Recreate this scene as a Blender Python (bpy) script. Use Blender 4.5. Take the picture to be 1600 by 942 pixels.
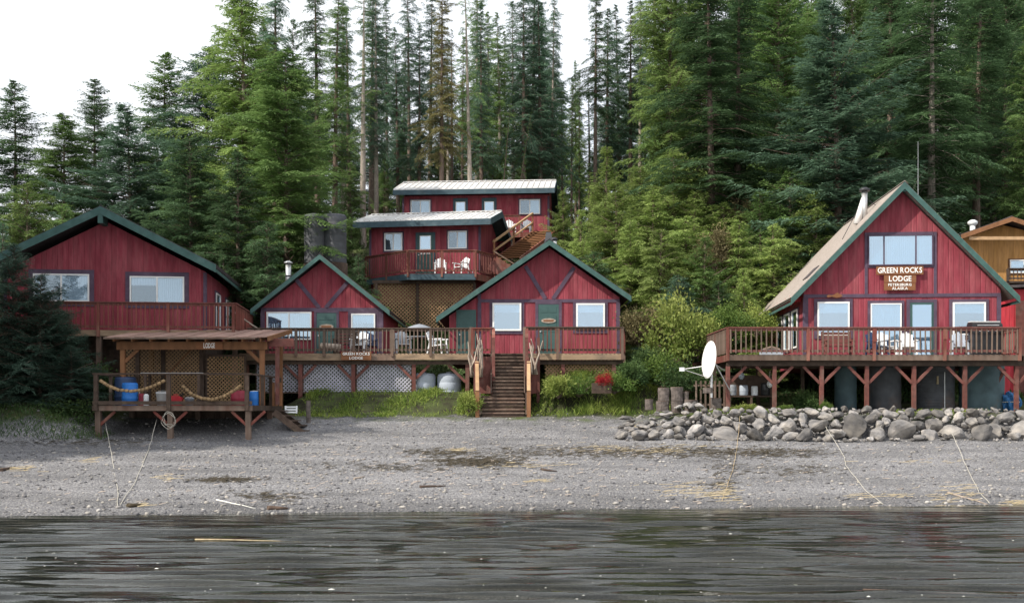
import bpy, math, random
import numpy as np
from mathutils import Vector, Matrix

for o in list(bpy.data.objects): bpy.data.objects.remove(o)
SC = bpy.context.scene
COL = SC.collection
R = math.radians
random.seed(7)

# ------------------------------------------------------------ camera, sky, sun, exposure
F = 1700.0; H = 2.4; HOR = 640.0            # focal length in photo pixels, eye height, horizon row
cam = bpy.data.cameras.new('camera'); camo = bpy.data.objects.new('camera', cam); COL.objects.link(camo)
camo.location = (0, 0, H); camo.rotation_euler = (R(90), 0, 0)
cam.sensor_width = 36; cam.lens = 36 * F / 1600
cam.shift_y = (HOR - 471) / 1600
cam.clip_start = 0.1; cam.clip_end = 3000
SC.camera = camo

SUN = Vector((-0.66, -0.38, 0.65)).normalized()   # towards the sun
elev = math.asin(SUN.z); azim = math.atan2(SUN.x, SUN.y)
W = bpy.data.worlds.new('World'); SC.world = W; W.use_nodes = True
nt = W.node_tree; nt.nodes.clear()
wo = nt.nodes.new('ShaderNodeOutputWorld'); bg = nt.nodes.new('ShaderNodeBackground')
sk = nt.nodes.new('ShaderNodeTexSky'); sk.sky_type = 'NISHITA'; sk.sun_disc = False
sk.sun_elevation = elev; sk.sun_rotation = azim; sk.dust_density = 2.0
tc = nt.nodes.new('ShaderNodeTexCoord'); nz = nt.nodes.new('ShaderNodeTexNoise')
nz.inputs['Scale'].default_value = 2.2; nz.inputs['Detail'].default_value = 5
rp = nt.nodes.new('ShaderNodeValToRGB'); rp.color_ramp.elements[0].position = .30; rp.color_ramp.elements[1].position = .60
rp.color_ramp.elements[0].color = (.62, .62, .62, 1)
mx = nt.nodes.new('ShaderNodeMix'); mx.data_type = 'RGBA'
nt.links.new(tc.outputs['Generated'], nz.inputs['Vector']); nt.links.new(nz.outputs['Fac'], rp.inputs['Fac'])
nt.links.new(rp.outputs['Color'], mx.inputs[0]); nt.links.new(sk.outputs['Color'], mx.inputs[6])
mx.inputs[7].default_value = (9.6, 9.9, 10.4, 1)
nt.links.new(mx.outputs[2], bg.inputs['Color']); bg.inputs['Strength'].default_value = 0.1
nt.links.new(bg.outputs[0], wo.inputs[0])
sl = bpy.data.lights.new('sun', 'SUN'); so = bpy.data.objects.new('sun', sl); COL.objects.link(so)
sl.energy = 4.2; sl.angle = R(0.6); sl.color = (1, .93, .82)
so.rotation_euler = SUN.to_track_quat('Z', 'Y').to_euler(); so.location = (-30, -10, 40)
SC.view_settings.view_transform = 'Standard'; SC.view_settings.look = 'None'
SC.view_settings.exposure = 0.42; SC.view_settings.gamma = 1; SC.view_settings.use_curve_mapping = False
SC.render.engine = 'CYCLES'
try:
    SC.cycles.max_bounces = 8; SC.cycles.transparent_max_bounces = 12
except Exception: pass

# ------------------------------------------------------------ helpers
def PX(px, Y): return (px - 800) * Y / F
def PZ(py, Y): return H + (HOR - py) * Y / F

def srgb(r, g, b):
    f = lambda c: (c/255/12.92 if c/255 <= .04045 else ((c/255+.055)/1.055)**2.4)
    return (f(r), f(g), f(b), 1)

def N(nt, t, **kw):
    n = nt.nodes.new(t)
    for k, v in kw.items(): setattr(n, k, v)
    return n

MATS = {}
def mat(name, col, rough=.75, var=.25, scale=5., bump=.15, stretch=(1, 1, 1), spec=.25, metal=0., col2=None, c2=(.55, .7), objvar=0., fine=60.):
    """plain weathered surface: two noise scales of colour, fine relief"""
    m = bpy.data.materials.new(name); m.use_nodes = True; nt = m.node_tree; L = nt.links
    b = nt.nodes['Principled BSDF']; b.inputs['Roughness'].default_value = rough; b.inputs['Metallic'].default_value = metal
    b.inputs['Specular IOR Level'].default_value = spec
    tc = N(nt, 'ShaderNodeTexCoord'); mp = N(nt, 'ShaderNodeMapping'); mp.inputs['Scale'].default_value = stretch
    L.new(tc.outputs['Object'], mp.inputs['Vector'])
    n1 = N(nt, 'ShaderNodeTexNoise'); n1.inputs['Scale'].default_value = scale; n1.inputs['Detail'].default_value = 6
    L.new(mp.outputs[0], n1.inputs['Vector'])
    mr = N(nt, 'ShaderNodeMapRange'); mr.inputs['From Min'].default_value = .25; mr.inputs['From Max'].default_value = .75
    mr.inputs['To Min'].default_value = 1 - var; mr.inputs['To Max'].default_value = 1 + var
    L.new(n1.outputs['Fac'], mr.inputs['Value'])
    src = None
    base = N(nt, 'ShaderNodeRGB'); base.outputs[0].default_value = (*col[:3], 1); src = base.outputs[0]
    if col2:
        n2 = N(nt, 'ShaderNodeTexNoise'); n2.inputs['Scale'].default_value = scale * .35; n2.inputs['Detail'].default_value = 8; n2.inputs['Roughness'].default_value = .7
        L.new(mp.outputs[0], n2.inputs['Vector'])
        r2 = N(nt, 'ShaderNodeMapRange'); r2.inputs['From Min'].default_value = c2[0]; r2.inputs['From Max'].default_value = c2[1]
        L.new(n2.outputs['Fac'], r2.inputs['Value'])
        mm = N(nt, 'ShaderNodeMix', data_type='RGBA'); L.new(r2.outputs[0], mm.inputs[0]); L.new(src, mm.inputs[6]); mm.inputs[7].default_value = (*col2[:3], 1)
        src = mm.outputs[2]
    if objvar:
        oi = N(nt, 'ShaderNodeObjectInfo'); ov = N(nt, 'ShaderNodeMapRange'); ov.inputs['To Min'].default_value = 1 - objvar; ov.inputs['To Max'].default_value = 1 + objvar
        L.new(oi.outputs['Random'], ov.inputs['Value'])
        mu = N(nt, 'ShaderNodeMath', operation='MULTIPLY'); L.new(mr.outputs[0], mu.inputs[0]); L.new(ov.outputs[0], mu.inputs[1]); fac = mu.outputs[0]
    else: fac = mr.outputs[0]
    vm = N(nt, 'ShaderNodeVectorMath', operation='SCALE'); L.new(src, vm.inputs[0]); L.new(fac, vm.inputs['Scale'])
    L.new(vm.outputs[0], b.inputs['Base Color'])
    if bump:
        n3 = N(nt, 'ShaderNodeTexNoise'); n3.inputs['Scale'].default_value = fine; n3.inputs['Detail'].default_value = 3
        L.new(mp.outputs[0], n3.inputs['Vector'])
        bp = N(nt, 'ShaderNodeBump'); bp.inputs['Strength'].default_value = bump; bp.inputs['Distance'].default_value = .02
        L.new(n3.outputs['Fac'], bp.inputs['Height']); L.new(bp.outputs[0], b.inputs['Normal'])
    MATS[name] = m
    return m

def siding(name, col, col2, pitch=.2):
    m = mat(name, col, rough=.82, var=.24, scale=3, bump=0, stretch=(3, 3, .5), col2=col2, c2=(.44, .80), spec=.15)
    nt = m.node_tree; L = nt.links; b = nt.nodes['Principled BSDF']
    tc = N(nt, 'ShaderNodeTexCoord'); sp = N(nt, 'ShaderNodeSeparateXYZ'); L.new(tc.outputs['Object'], sp.inputs[0])
    ad = N(nt, 'ShaderNodeMath', operation='ADD'); L.new(sp.outputs[0], ad.inputs[0]); L.new(sp.outputs[1], ad.inputs[1])
    dv = N(nt, 'ShaderNodeMath', operation='DIVIDE'); L.new(ad.outputs[0], dv.inputs[0]); dv.inputs[1].default_value = pitch
    fr = N(nt, 'ShaderNodeMath', operation='FRACT'); L.new(dv.outputs[0], fr.inputs[0])
    gt = N(nt, 'ShaderNodeMapRange', interpolation_type='SMOOTHSTEP'); gt.inputs['From Min'].default_value = .0; gt.inputs['From Max'].default_value = .13
    ab = N(nt, 'ShaderNodeMath', operation='PINGPONG'); L.new(dv.outputs[0], ab.inputs[0]); ab.inputs[1].default_value = .5
    L.new(ab.outputs[0], gt.inputs['Value'])
    ns = N(nt, 'ShaderNodeTexNoise'); ns.inputs['Scale'].default_value = 30
    mp = N(nt, 'ShaderNodeMapping'); mp.inputs['Scale'].default_value = (1, 1, .06); L.new(tc.outputs['Object'], mp.inputs[0]); L.new(mp.outputs[0], ns.inputs['Vector'])
    ml = N(nt, 'ShaderNodeMath', operation='MULTIPLY_ADD'); L.new(ns.outputs['Fac'], ml.inputs[0]); ml.inputs[1].default_value = .25; L.new(gt.outputs[0], ml.inputs[2])
    bp = N(nt, 'ShaderNodeBump'); bp.inputs['Strength'].default_value = .6; bp.inputs['Distance'].default_value = .02
    L.new(ml.outputs[0], bp.inputs['Height']); L.new(bp.outputs[0], b.inputs['Normal'])
    # board to board tint
    fl = N(nt, 'ShaderNodeMath', operation='FLOOR'); L.new(dv.outputs[0], fl.inputs[0])
    wn = N(nt, 'ShaderNodeTexWhiteNoise', noise_dimensions='1D'); L.new(fl.outputs[0], wn.inputs['W'])
    mr = N(nt, 'ShaderNodeMapRange'); mr.inputs['To Min'].default_value = .85; mr.inputs['To Max'].default_value = 1.13; L.new(wn.outputs['Value'], mr.inputs['Value'])
    old = b.inputs['Base Color'].links[0].from_socket
    vm = N(nt, 'ShaderNodeVectorMath', operation='SCALE'); L.new(old, vm.inputs[0]); L.new(mr.outputs[0], vm.inputs['Scale']); L.new(vm.outputs[0], b.inputs['Base Color'])
    return m

siding('red', (.235, .044, .060), (.30, .095, .105))
siding('red_bright', (.50, .045, .06), (.5, .09, .1))
siding('cedar_wall', (.42, .22, .075), (.5, .28, .12), .25)
mat('purple', (.085, .058, .088), col2=(.13, .095, .13), scale=4)
mat('green', (.050, .108, .098), col2=(.08, .14, .13), scale=4, rough=.6)
mat('door_green', (.05, .10, .095), scale=3, rough=.55, var=.15)
mat('blue_trim', (.055, .09, .11), col2=(.09, .12, .13), scale=4)
mat('white_frame', (.78, .78, .76), rough=.45, var=.06)
mat('roof_dark', (.075, .065, .068), rough=.9, var=.4, scale=12, bump=.6, fine=40, col2=(.13, .12, .11))
mat('roof_tan', (.33, .285, .255), rough=.9, var=.25, scale=14, bump=.6, fine=40, col2=(.26, .22, .19), c2=(.45, .7))
mat('metal_roof', (.74, .73, .72), rough=.38, var=.12, scale=3, metal=.0, bump=.05, col2=(.55, .50, .47), c2=(.5, .75), objvar=.1, spec=.5)
mat('metal_pipe', (.55, .55, .55), rough=.35, metal=.7, var=.2, scale=8)
mat('metal_dark', (.05, .05, .055), rough=.5, metal=.4)
mat('deck_red', (.17, .052, .04), rough=.85, var=.3, scale=5, stretch=(1, 1, .3), col2=(.20, .13, .095), c2=(.45, .75), objvar=.25)
mat('rail_red', (.15, .058, .048), rough=.85, var=.3, scale=6, col2=(.14, .10, .08), c2=(.5, .75), objvar=.2)
mat('deck_grey', (.165, .120, .094), rough=.9, var=.35, scale=5, stretch=(1, 1, .3), col2=(.13, .075, .055), c2=(.45, .7), objvar=.25)
mat('rim_tan', (.27, .19, .125), rough=.9, var=.3, scale=4, stretch=(.4, 1, 2), col2=(.13, .10, .075), c2=(.45, .65), objvar=.15)
mat('cedar', (.21, .10, .048), rough=.8, var=.3, scale=5, stretch=(1, 1, .4), col2=(.20, .10, .05), objvar=.2)
mat('cedar_light', (.42, .27, .15), rough=.8, var=.2, scale=5, objvar=.15)
mat('wood_dark', (.075, .052, .04), rough=.9, var=.35, scale=6, col2=(.12, .09, .065), objvar=.25)
mat('lattice_brown', (.36, .235, .13), rough=.85, var=.25, scale=4, col2=(.25, .155, .085))
mat('lattice_pale', (.42, .42, .46), rough=.85, var=.2, scale=4, col2=(.3, .28, .28))
mat('roof_plank', (.30, .19, .155), rough=.85, var=.3, scale=5, col2=(.22, .12, .09), objvar=.2)
mat('sign_wood', (.20, .085, .038), rough=.7, var=.25, scale=6, stretch=(.3, 1, 3), col2=(.27, .14, .07))
mat('paint_white', (.82, .81, .78), rough=.5, var=.07)
mat('plastic_white', (.75, .77, .78), rough=.4, var=.08, scale=3)
mat('plastic_tank', (.36, .40, .46), rough=.45, var=.15, scale=3, col2=(.28, .32, .36))
mat('plastic_grey', (.23, .25, .28), rough=.5)
mat('plastic_blue', (.03, .17, .52), rough=.4, var=.15)
mat('plastic_navy', (.025, .045, .10), rough=.4)
mat('plastic_red', (.42, .02, .03), rough=.4, var=.15)
mat('plastic_maroon', (.25, .03, .05), rough=.45)
mat('tarp_blue', (.04, .15, .34), rough=.5, var=.3, scale=6, bump=.6, fine=12)
mat('black_enamel', (.015, .015, .017), rough=.3, spec=.5)
mat('rope_tan', (.42, .32, .19), rough=.95, var=.3, scale=20, col2=(.55, .45, .32))
mat('rope_pale', (.5, .47, .4), rough=.95, var=.2, scale=20)
mat('float_cork', (.24, .16, .085), rough=.85, var=.35, scale=9, objvar=.3)
mat('tank_steel', (.085, .09, .10), rough=.6, var=.35, scale=2.5, metal=.2, col2=(.13, .085, .06), c2=(.5, .75))
mat('tank_teal', (.075, .12, .135), rough=.55, var=.3, scale=2.5, col2=(.12, .085, .06), c2=(.58, .75))
mat('tank_poly', (.085, .088, .098), rough=.6, var=.2)
mat('bark', (.15, .11, .088), rough=.95, var=.45, scale=5, stretch=(3, 3, .6), bump=.8, fine=18, col2=(.24, .21, .18))
mat('bark_pale', (.30, .26, .22), rough=.95, var=.4, scale=5, stretch=(3, 3, .6), bump=.8, fine=18)
mat('stump_bark', (.12, .10, .09), rough=.95, var=.5, scale=7, bump=.8, fine=25)
mat('driftwood', (.34, .28, .23), rough=.9, var=.35, scale=8, objvar=.2)
mat('stone', (.18, .173, .172), rough=.92, var=.5, scale=1.3, bump=1., fine=4, col2=(.26, .235, .205), c2=(.42, .68), objvar=.55)
mat('flower_red', (.5, .015, .02), rough=.6)
mat('soil', (.06, .045, .033), rough=1)
mat('curtain', (.80, .82, .84), rough=.9, var=.05, scale=3, stretch=(14, 1, .3))
mat('room_shade', (.05, .055, .065), rough=.9)  # darkness of an unlit interior put into the colour
mat('kelp', (.045, .035, .02), rough=.6, var=.4, scale=8)
mat('straw', (.34, .28, .18), rough=.95, var=.35, scale=10)
mat('foam', (.75, .74, .68), rough=.8)

def glass_mat(name, refl=.40, tint=(.66, .78, .86)):
    m = bpy.data.materials.new(name); m.use_nodes = True; nt = m.node_tree; nt.nodes.clear(); L = nt.links
    o = N(nt, 'ShaderNodeOutputMaterial'); tr = N(nt, 'ShaderNodeBsdfTransparent'); tr.inputs[0].default_value = (*tint, 1)
    gl = N(nt, 'ShaderNodeBsdfGlossy'); gl.inputs['Roughness'].default_value = .02; gl.inputs[0].default_value = (.82, .93, 1, 1)
    mx = N(nt, 'ShaderNodeMixShader'); mx.inputs[0].default_value = refl
    tc = N(nt, 'ShaderNodeTexCoord'); nz = N(nt, 'ShaderNodeTexNoise'); nz.inputs['Scale'].default_value = 1.1; L.new(tc.outputs['Object'], nz.inputs['Vector'])
    bp = N(nt, 'ShaderNodeBump'); bp.inputs['Strength'].default_value = .12; bp.inputs['Distance'].default_value = .05; L.new(nz.outputs['Fac'], bp.inputs['Height']); L.new(bp.outputs[0], gl.inputs['Normal'])
    L.new(tr.outputs[0], mx.inputs[1]); L.new(gl.outputs[0], mx.inputs[2]); L.new(mx.outputs[0], o.inputs[0]); MATS[name] = m
glass_mat('glass'); glass_mat('glass_dim', .16, (.8, .86, .9))

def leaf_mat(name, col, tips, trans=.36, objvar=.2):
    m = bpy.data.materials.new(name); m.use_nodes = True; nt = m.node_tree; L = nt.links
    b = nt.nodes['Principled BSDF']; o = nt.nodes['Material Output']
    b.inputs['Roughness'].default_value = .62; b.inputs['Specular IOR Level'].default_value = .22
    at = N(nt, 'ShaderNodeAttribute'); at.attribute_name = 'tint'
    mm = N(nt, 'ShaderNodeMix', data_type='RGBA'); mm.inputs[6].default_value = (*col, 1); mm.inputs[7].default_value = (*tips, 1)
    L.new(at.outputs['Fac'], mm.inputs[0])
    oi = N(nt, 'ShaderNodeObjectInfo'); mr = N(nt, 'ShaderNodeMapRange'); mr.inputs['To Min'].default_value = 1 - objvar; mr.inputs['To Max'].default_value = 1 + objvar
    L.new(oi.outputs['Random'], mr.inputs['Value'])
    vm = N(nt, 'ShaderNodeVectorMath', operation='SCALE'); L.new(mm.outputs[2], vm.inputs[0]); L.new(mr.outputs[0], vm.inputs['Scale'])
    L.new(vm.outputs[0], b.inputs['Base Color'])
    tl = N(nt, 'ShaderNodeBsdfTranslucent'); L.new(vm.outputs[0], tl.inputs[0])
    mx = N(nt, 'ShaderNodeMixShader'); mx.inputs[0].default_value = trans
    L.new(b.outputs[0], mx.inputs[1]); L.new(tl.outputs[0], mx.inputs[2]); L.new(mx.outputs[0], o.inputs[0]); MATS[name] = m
leaf_mat('needle_dark', (0.046, 0.09, 0.046), (0.13, 0.22, 0.095))
leaf_mat('needle_spruce', (0.058, 0.115, 0.08), (0.17, 0.275, 0.175))
leaf_mat('needle_hemlock', (0.066, 0.135, 0.042), (0.225, 0.335, 0.11))
leaf_mat('needle_light', (0.092, 0.165, 0.045), (0.29, 0.39, 0.125))
leaf_mat('needle_young_sunlit', (.12, .20, .05), (.38, .47, .15))  # brighter copy of the light needles, standing in for sun on the slope
leaf_mat('needle_gold', (0.12, 0.12, 0.045), (0.31, 0.28, 0.12))
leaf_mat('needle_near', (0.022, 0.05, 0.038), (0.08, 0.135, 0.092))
leaf_mat('leaf_green', (.050, .105, .020), (.17, .24, .055), .35)
leaf_mat('leaf_yellow', (0.13, 0.19, 0.035), (0.38, 0.42, 0.12), .35)
leaf_mat('leaf_dark', (0.035, 0.075, 0.024), (0.11, 0.17, 0.055), .3)
leaf_mat('leaf_brown', (0.085, 0.07, 0.035), (0.22, 0.19, 0.09), .3)
leaf_mat('grass', (0.11, 0.19, 0.03), (0.36, 0.42, 0.1), .35, 0)
leaf_mat('leaf_flower', (.18, .010, .014), (.40, .025, .035), .3)

class MB:
    def __init__(s): s.v = []; s.f = []
    def add(s, vs, fs):
        n = len(s.v); s.v += [tuple(v) for v in vs]; s.f += [tuple(i + n for i in f) for f in fs]; return s
    def box(s, x0, x1, y0, y1, z0, z1):
        return s.add([(x0, y0, z0), (x1, y0, z0), (x1, y1, z0), (x0, y1, z0), (x0, y0, z1), (x1, y0, z1), (x1, y1, z1), (x0, y1, z1)],
                     [(0, 3, 2, 1), (4, 5, 6, 7), (0, 1, 5, 4), (1, 2, 6, 5), (2, 3, 7, 6), (3, 0, 4, 7)])
    def beam(s, p, q, w, h, up=(0, 0, 1)):
        p = Vector(p); q = Vector(q); d = (q - p).normalized(); u = Vector(up)
        if abs(d.dot(u)) > .99: u = Vector((0, 1, 0))
        a = d.cross(u).normalized(); u = a.cross(d).normalized(); a *= w / 2; u *= h / 2
        return s.add([p - a - u, p + a - u, p + a + u, p - a + u, q - a - u, q + a - u, q + a + u, q - a + u],
                     [(0, 1, 2, 3), (4, 7, 6, 5), (0, 4, 5, 1), (1, 5, 6, 2), (2, 6, 7, 3), (3, 7, 4, 0)])
    def tube(s, pts, rs, n=8, cap=True):
        pts = [Vector(p) for p in pts]
        if not hasattr(rs, '__len__'): rs = [rs] * len(pts)
        base = len(s.v)
        for i, p in enumerate(pts):
            d = (pts[min(i + 1, len(pts) - 1)] - pts[max(i - 1, 0)]).normalized()
            u = Vector((0, 0, 1)) if abs(d.z) < .95 else Vector((0, 1, 0))
            a = d.cross(u).normalized(); b = a.cross(d)
            for k in range(n):
                t = 2 * math.pi * k / n; s.v.append(tuple(p + (a * math.cos(t) + b * math.sin(t)) * rs[i]))
        for i in range(len(pts) - 1):
            for k in range(n):
                k2 = (k + 1) % n; s.f.append((base + i*n + k, base + i*n + k2, base + (i+1)*n + k2, base + (i+1)*n + k))
        if cap:
            s.f.append(tuple(base + k for k in range(n))[::-1]); e = base + (len(pts) - 1) * n; s.f.append(tuple(e + k for k in range(n)))
        return s
    def prism(s, poly, y0, y1):      # poly in (x, z), extruded along y
        n = len(poly)
        return s.add([(x, y0, z) for x, z in poly] + [(x, y1, z) for x, z in poly],
                     [tuple(range(n)), tuple(range(2*n - 1, n - 1, -1))] + [(i, i + n, (i+1) % n + n, (i+1) % n) for i in range(n)])
    def slab(s, quad, t):            # quad of 3D points, thickened downward by t along its normal
        q = [Vector(p) for p in quad]; nn = (q[1] - q[0]).cross(q[2] - q[0]).normalized()
        if nn.z < 0: nn = -nn
        r = [p - nn * t for p in q]
        return s.add(q + r, [(0, 1, 2, 3), (7, 6, 5, 4), (0, 4, 5, 1), (1, 5, 6, 2), (2, 6, 7, 3), (3, 7, 4, 0)])
    def mesh(s, name, smooth=False):
        me = bpy.data.meshes.new(name); me.from_pydata(s.v, [], s.f); me.update()
        import bmesh
        bm = bmesh.new(); bm.from_mesh(me); bmesh.ops.recalc_face_normals(bm, faces=bm.faces); bm.to_mesh(me); bm.free()
        if smooth:
            me.polygons.foreach_set('use_smooth', [len(p.vertices) <= 4 for p in me.polygons])
        return me
    def build(s, name, m, parent=None, smooth=False):
        return put(name, s.mesh(name, smooth), m, parent)

def put(name, me, m=None, parent=None, loc=(0, 0, 0), rot=(0, 0, 0), scale=None):
    if m and not me.materials: me.materials.append(MATS[m])
    o = bpy.data.objects.new(name, me); COL.objects.link(o); o.parent = parent
    o.location = loc; o.rotation_euler = rot
    if scale: o.scale = scale
    return o
def tag(o, label, cat, group=None, kind=None):
    if label: o['label'] = label
    if cat: o['category'] = cat
    if group: o['group'] = group
    if kind: o['kind'] = kind
    return o
def thing(name, label, cat, loc=(0, 0, 0), rz=0, group=None):
    o = bpy.data.objects.new(name, None); COL.objects.link(o); o.location = loc; o.rotation_euler = (0, 0, rz); o.empty_display_size = .3
    return tag(o, label, cat, group)
def copy_tree(o, parent=None):
    c = o.copy(); COL.objects.link(c); c.parent = parent
    for ch in list(o.children): copy_tree(ch, c)
    return c
def npmesh(name, v, f, tint=None, smooth=False):
    me = bpy.data.meshes.new(name); v = np.asarray(v, np.float32); f = np.asarray(f, np.int32); k = f.shape[1]
    me.vertices.add(len(v)); me.vertices.foreach_set('co', v.ravel())
    me.loops.add(f.size); me.loops.foreach_set('vertex_index', f.ravel())
    me.polygons.add(len(f)); me.polygons.foreach_set('loop_start', np.arange(0, f.size, k, dtype=np.int32)); me.polygons.foreach_set('loop_total', np.full(len(f), k, np.int32))
    me.update(calc_edges=True)
    if tint is not None:
        a = me.attributes.new('tint', 'FLOAT', 'FACE'); a.data.foreach_set('value', np.asarray(tint, np.float32))
    if smooth: me.polygons.foreach_set('use_smooth', np.ones(len(f), bool))
    me.validate(); return me

def text_mesh(body, size, spacing=1.0, extr=.006):
    c = bpy.data.curves.new('lettering', 'FONT'); c.body = body; c.size = size; c.align_x = 'CENTER'; c.align_y = 'CENTER'; c.extrude = extr; c.offset = size * .018; c.space_character = spacing; c.resolution_u = 3
    t = bpy.data.objects.new('t', c); COL.objects.link(t); dg = bpy.context.evaluated_depsgraph_get()
    me = bpy.data.meshes.new_from_object(t.evaluated_get(dg)); bpy.data.objects.remove(t); return me

# ------------------------------------------------------------ ground and water
def vnoise(x, y, s, seed=0):
    out = np.zeros_like(x, dtype=float); rg = np.random.RandomState(seed)
    for i in range(6):
        a = rg.rand() * 6.28; k = s * (0.6 + 1.1 * rg.rand()); out += np.sin((x*np.cos(a) + y*np.sin(a)) * k + rg.rand() * 6.28)
    return out / 6
def sstep(a, b, x):
    t = np.clip((x - a) / (b - a), 0, 1); return t*t*(3 - 2*t)
def gz(x, y):
    x = np.asarray(x, float); y = np.asarray(y, float)
    s = y - 26 - .125 * np.clip(x, -16, 16) * (1 - sstep(28, 37, y))
    z = np.interp(s, [-300, -20, 0, 10, 13.4, 16, 20, 26, 31, 36, 40, 50, 74, 170, 900], [-30, -2.6, 0, 1.42, 2.12, 2.35, 2.7, 4.3, 6.5, 9.6, 12, 14.5, 16.5, 30, 60])
    beach = sstep(1, 3, s) * (1 - sstep(13, 15, s))
    z = z + beach * (.05 * vnoise(x, y*1.6, 1.2, 3) + .02 * vnoise(x, y, 4.5, 4))
    # terrace held by the stone wall on the right
    r = sstep(4.2, 6.2, x); lin = 1.32 + 0 * y
    zr = np.where(y < 36.4, np.minimum(z, 1.42), np.where(y < 46, np.maximum(2.22, z * .0 + 2.3), np.maximum(z, 2.3)))
    t = sstep(36.2, 37.4, y); zr = np.minimum(z, 1.45) * (1 - t) + np.where(y < 45, 2.3, np.maximum(2.3, z)) * t
    z = z * (1 - r) + zr * r
    # bank on the far left
    l = sstep(-13.2, -16, x); z = z + l * sstep(33.5 - 6*sstep(-18, -22, x), 36.5 - 6*sstep(-18, -22, x), y) * (1 - sstep(46, 52, y)) * 1.0
    # grassy bank in front of the middle deck, higher right of the stairs
    bk = sstep(39.6, 42.4, y) * (1 - sstep(46, 50, y)) * sstep(-9.5, -7.5, x)
    z = z + bk * (.72 * (1 - sstep(-1.6, .2, x)) + 1.35 * sstep(.4, 1.6, x) * (1 - sstep(4.6, 7.0, x)))
    # hillside unevenness
    hh = sstep(47, 54, y); z = z + hh * (.5 * vnoise(x, y, .35, 9) + .2 * vnoise(x, y, 1.1, 10))
    return z
def g1(x, y): return float(gz(x, y))

xs = np.concatenate([np.arange(-232, -24, 16), np.arange(-24, 30, .35), np.arange(30, 246, 16)])
ys = np.concatenate([np.arange(-188, 16, 12), np.arange(16, 54, .22), np.arange(54, 110, 1.2), np.arange(110, 300, 16)])
gx, gy = np.meshgrid(xs, ys); gv = np.stack([gx, gy, gz(gx, gy)], -1).reshape(-1, 3)
nx = len(xs); ii = np.arange(len(ys) - 1)[:, None] * nx + np.arange(nx - 1)[None]
gf = np.stack([ii, ii + 1, ii + 1 + nx, ii + nx], -1).reshape(-1, 4)
m = bpy.data.materials.new('ground'); m.use_nodes = True; nt = m.node_tree; L = nt.links; b = nt.nodes['Principled BSDF']; b.inputs['Roughness'].default_value = .92; b.inputs['Specular IOR Level'].default_value = .2
tc = N(nt, 'ShaderNodeTexCoord'); sp = N(nt, 'ShaderNodeSeparateXYZ'); L.new(tc.outputs['Object'], sp.inputs[0])
vo = N(nt, 'ShaderNodeTexVoronoi'); vo.inputs['Scale'].default_value = 30; L.new(tc.outputs['Object'], vo.inputs['Vector'])
rm = N(nt, 'ShaderNodeValToRGB'); e = rm.color_ramp.elements; e[0].color = (.118, .117, .126, 1); e[1].color = (.30, .292, .288, 1); e[1].position = .95
e2 = e.new(.55); e2.color = (.175, .172, .178, 1)
sv = N(nt, 'ShaderNodeSeparateColor'); L.new(vo.outputs['Color'], sv.inputs[0]); L.new(sv.outputs[0], rm.inputs[0])
# damp, dark wrack patches and pale dry streaks lying along the beach
mp = N(nt, 'ShaderNodeMapping'); mp.inputs['Scale'].default_value = (.16, .75, .3); L.new(tc.outputs['Object'], mp.inputs[0])
n1 = N(nt, 'ShaderNodeTexNoise'); n1.inputs['Scale'].default_value = 1.3; n1.inputs['Detail'].default_value = 9; n1.inputs['Roughness'].default_value = .68; L.new(mp.outputs[0], n1.inputs['Vector'])
r1 = N(nt, 'ShaderNodeMapRange'); r1.inputs['From Min'].default_value = .36; r1.inputs['From Max'].default_value = .62; r1.inputs['To Min'].default_value = .68; r1.inputs['To Max'].default_value = 1.16; L.new(n1.outputs['Fac'], r1.inputs['Value'])
sc = N(nt, 'ShaderNodeVectorMath', operation='SCALE'); L.new(rm.outputs[0], sc.inputs[0]); L.new(r1.outputs[0], sc.inputs['Scale'])
# wet strip at the water; silt below darkened for light lost in depth (z in object space)
wz = N(nt, 'ShaderNodeMapRange'); wz.inputs['From Min'].default_value = -.25; wz.inputs['From Max'].default_value = .24; wz.inputs['To Min'].default_value = .3; wz.inputs['To Max'].default_value = 1.; L.new(sp.outputs[2], wz.inputs['Value'])
sc2 = N(nt, 'ShaderNodeVectorMath', operation='SCALE'); L.new(sc.outputs[0], sc2.inputs[0]); L.new(wz.outputs[0], sc2.inputs['Scale'])
# forest floor inland
n2 = N(nt, 'ShaderNodeTexNoise'); n2.inputs['Scale'].default_value = 1.6; n2.inputs['Detail'].default_value = 8; L.new(tc.outputs['Object'], n2.inputs['Vector'])
rf = N(nt, 'ShaderNodeValToRGB'); e = rf.color_ramp.elements; e[0].color = (.03, .025, .018, 1); e[0].position = .35; e[1].color = (.07, .09, .03, 1); e[1].position = .65; L.new(n2.outputs['Fac'], rf.inputs[0])
ad = N(nt, 'ShaderNodeMath', operation='MULTIPLY_ADD'); L.new(n2.outputs['Fac'], ad.inputs[0]); ad.inputs[1].default_value = .8; L.new(sp.outputs[2], ad.inputs[2])
fm = N(nt, 'ShaderNodeMapRange'); fm.inputs['From Min'].default_value = 2.35; fm.inputs['From Max'].default_value = 2.65; L.new(ad.outputs[0], fm.inputs['Value'])
mm = N(nt, 'ShaderNodeMix', data_type='RGBA'); L.new(fm.outputs[0], mm.inputs[0]); L.new(sc2.outputs[0], mm.inputs[6]); L.new(rf.outputs[0], mm.inputs[7]); L.new(mm.outputs[2], b.inputs['Base Color'])
v2 = N(nt, 'ShaderNodeTexVoronoi', feature='SMOOTH_F1'); v2.inputs['Scale'].default_value = 30; L.new(tc.outputs['Object'], v2.inputs['Vector'])
n3 = N(nt, 'ShaderNodeTexNoise'); n3.inputs['Scale'].default_value = 9; n3.inputs['Detail'].default_value = 5; L.new(tc.outputs['Object'], n3.inputs['Vector'])
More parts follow.
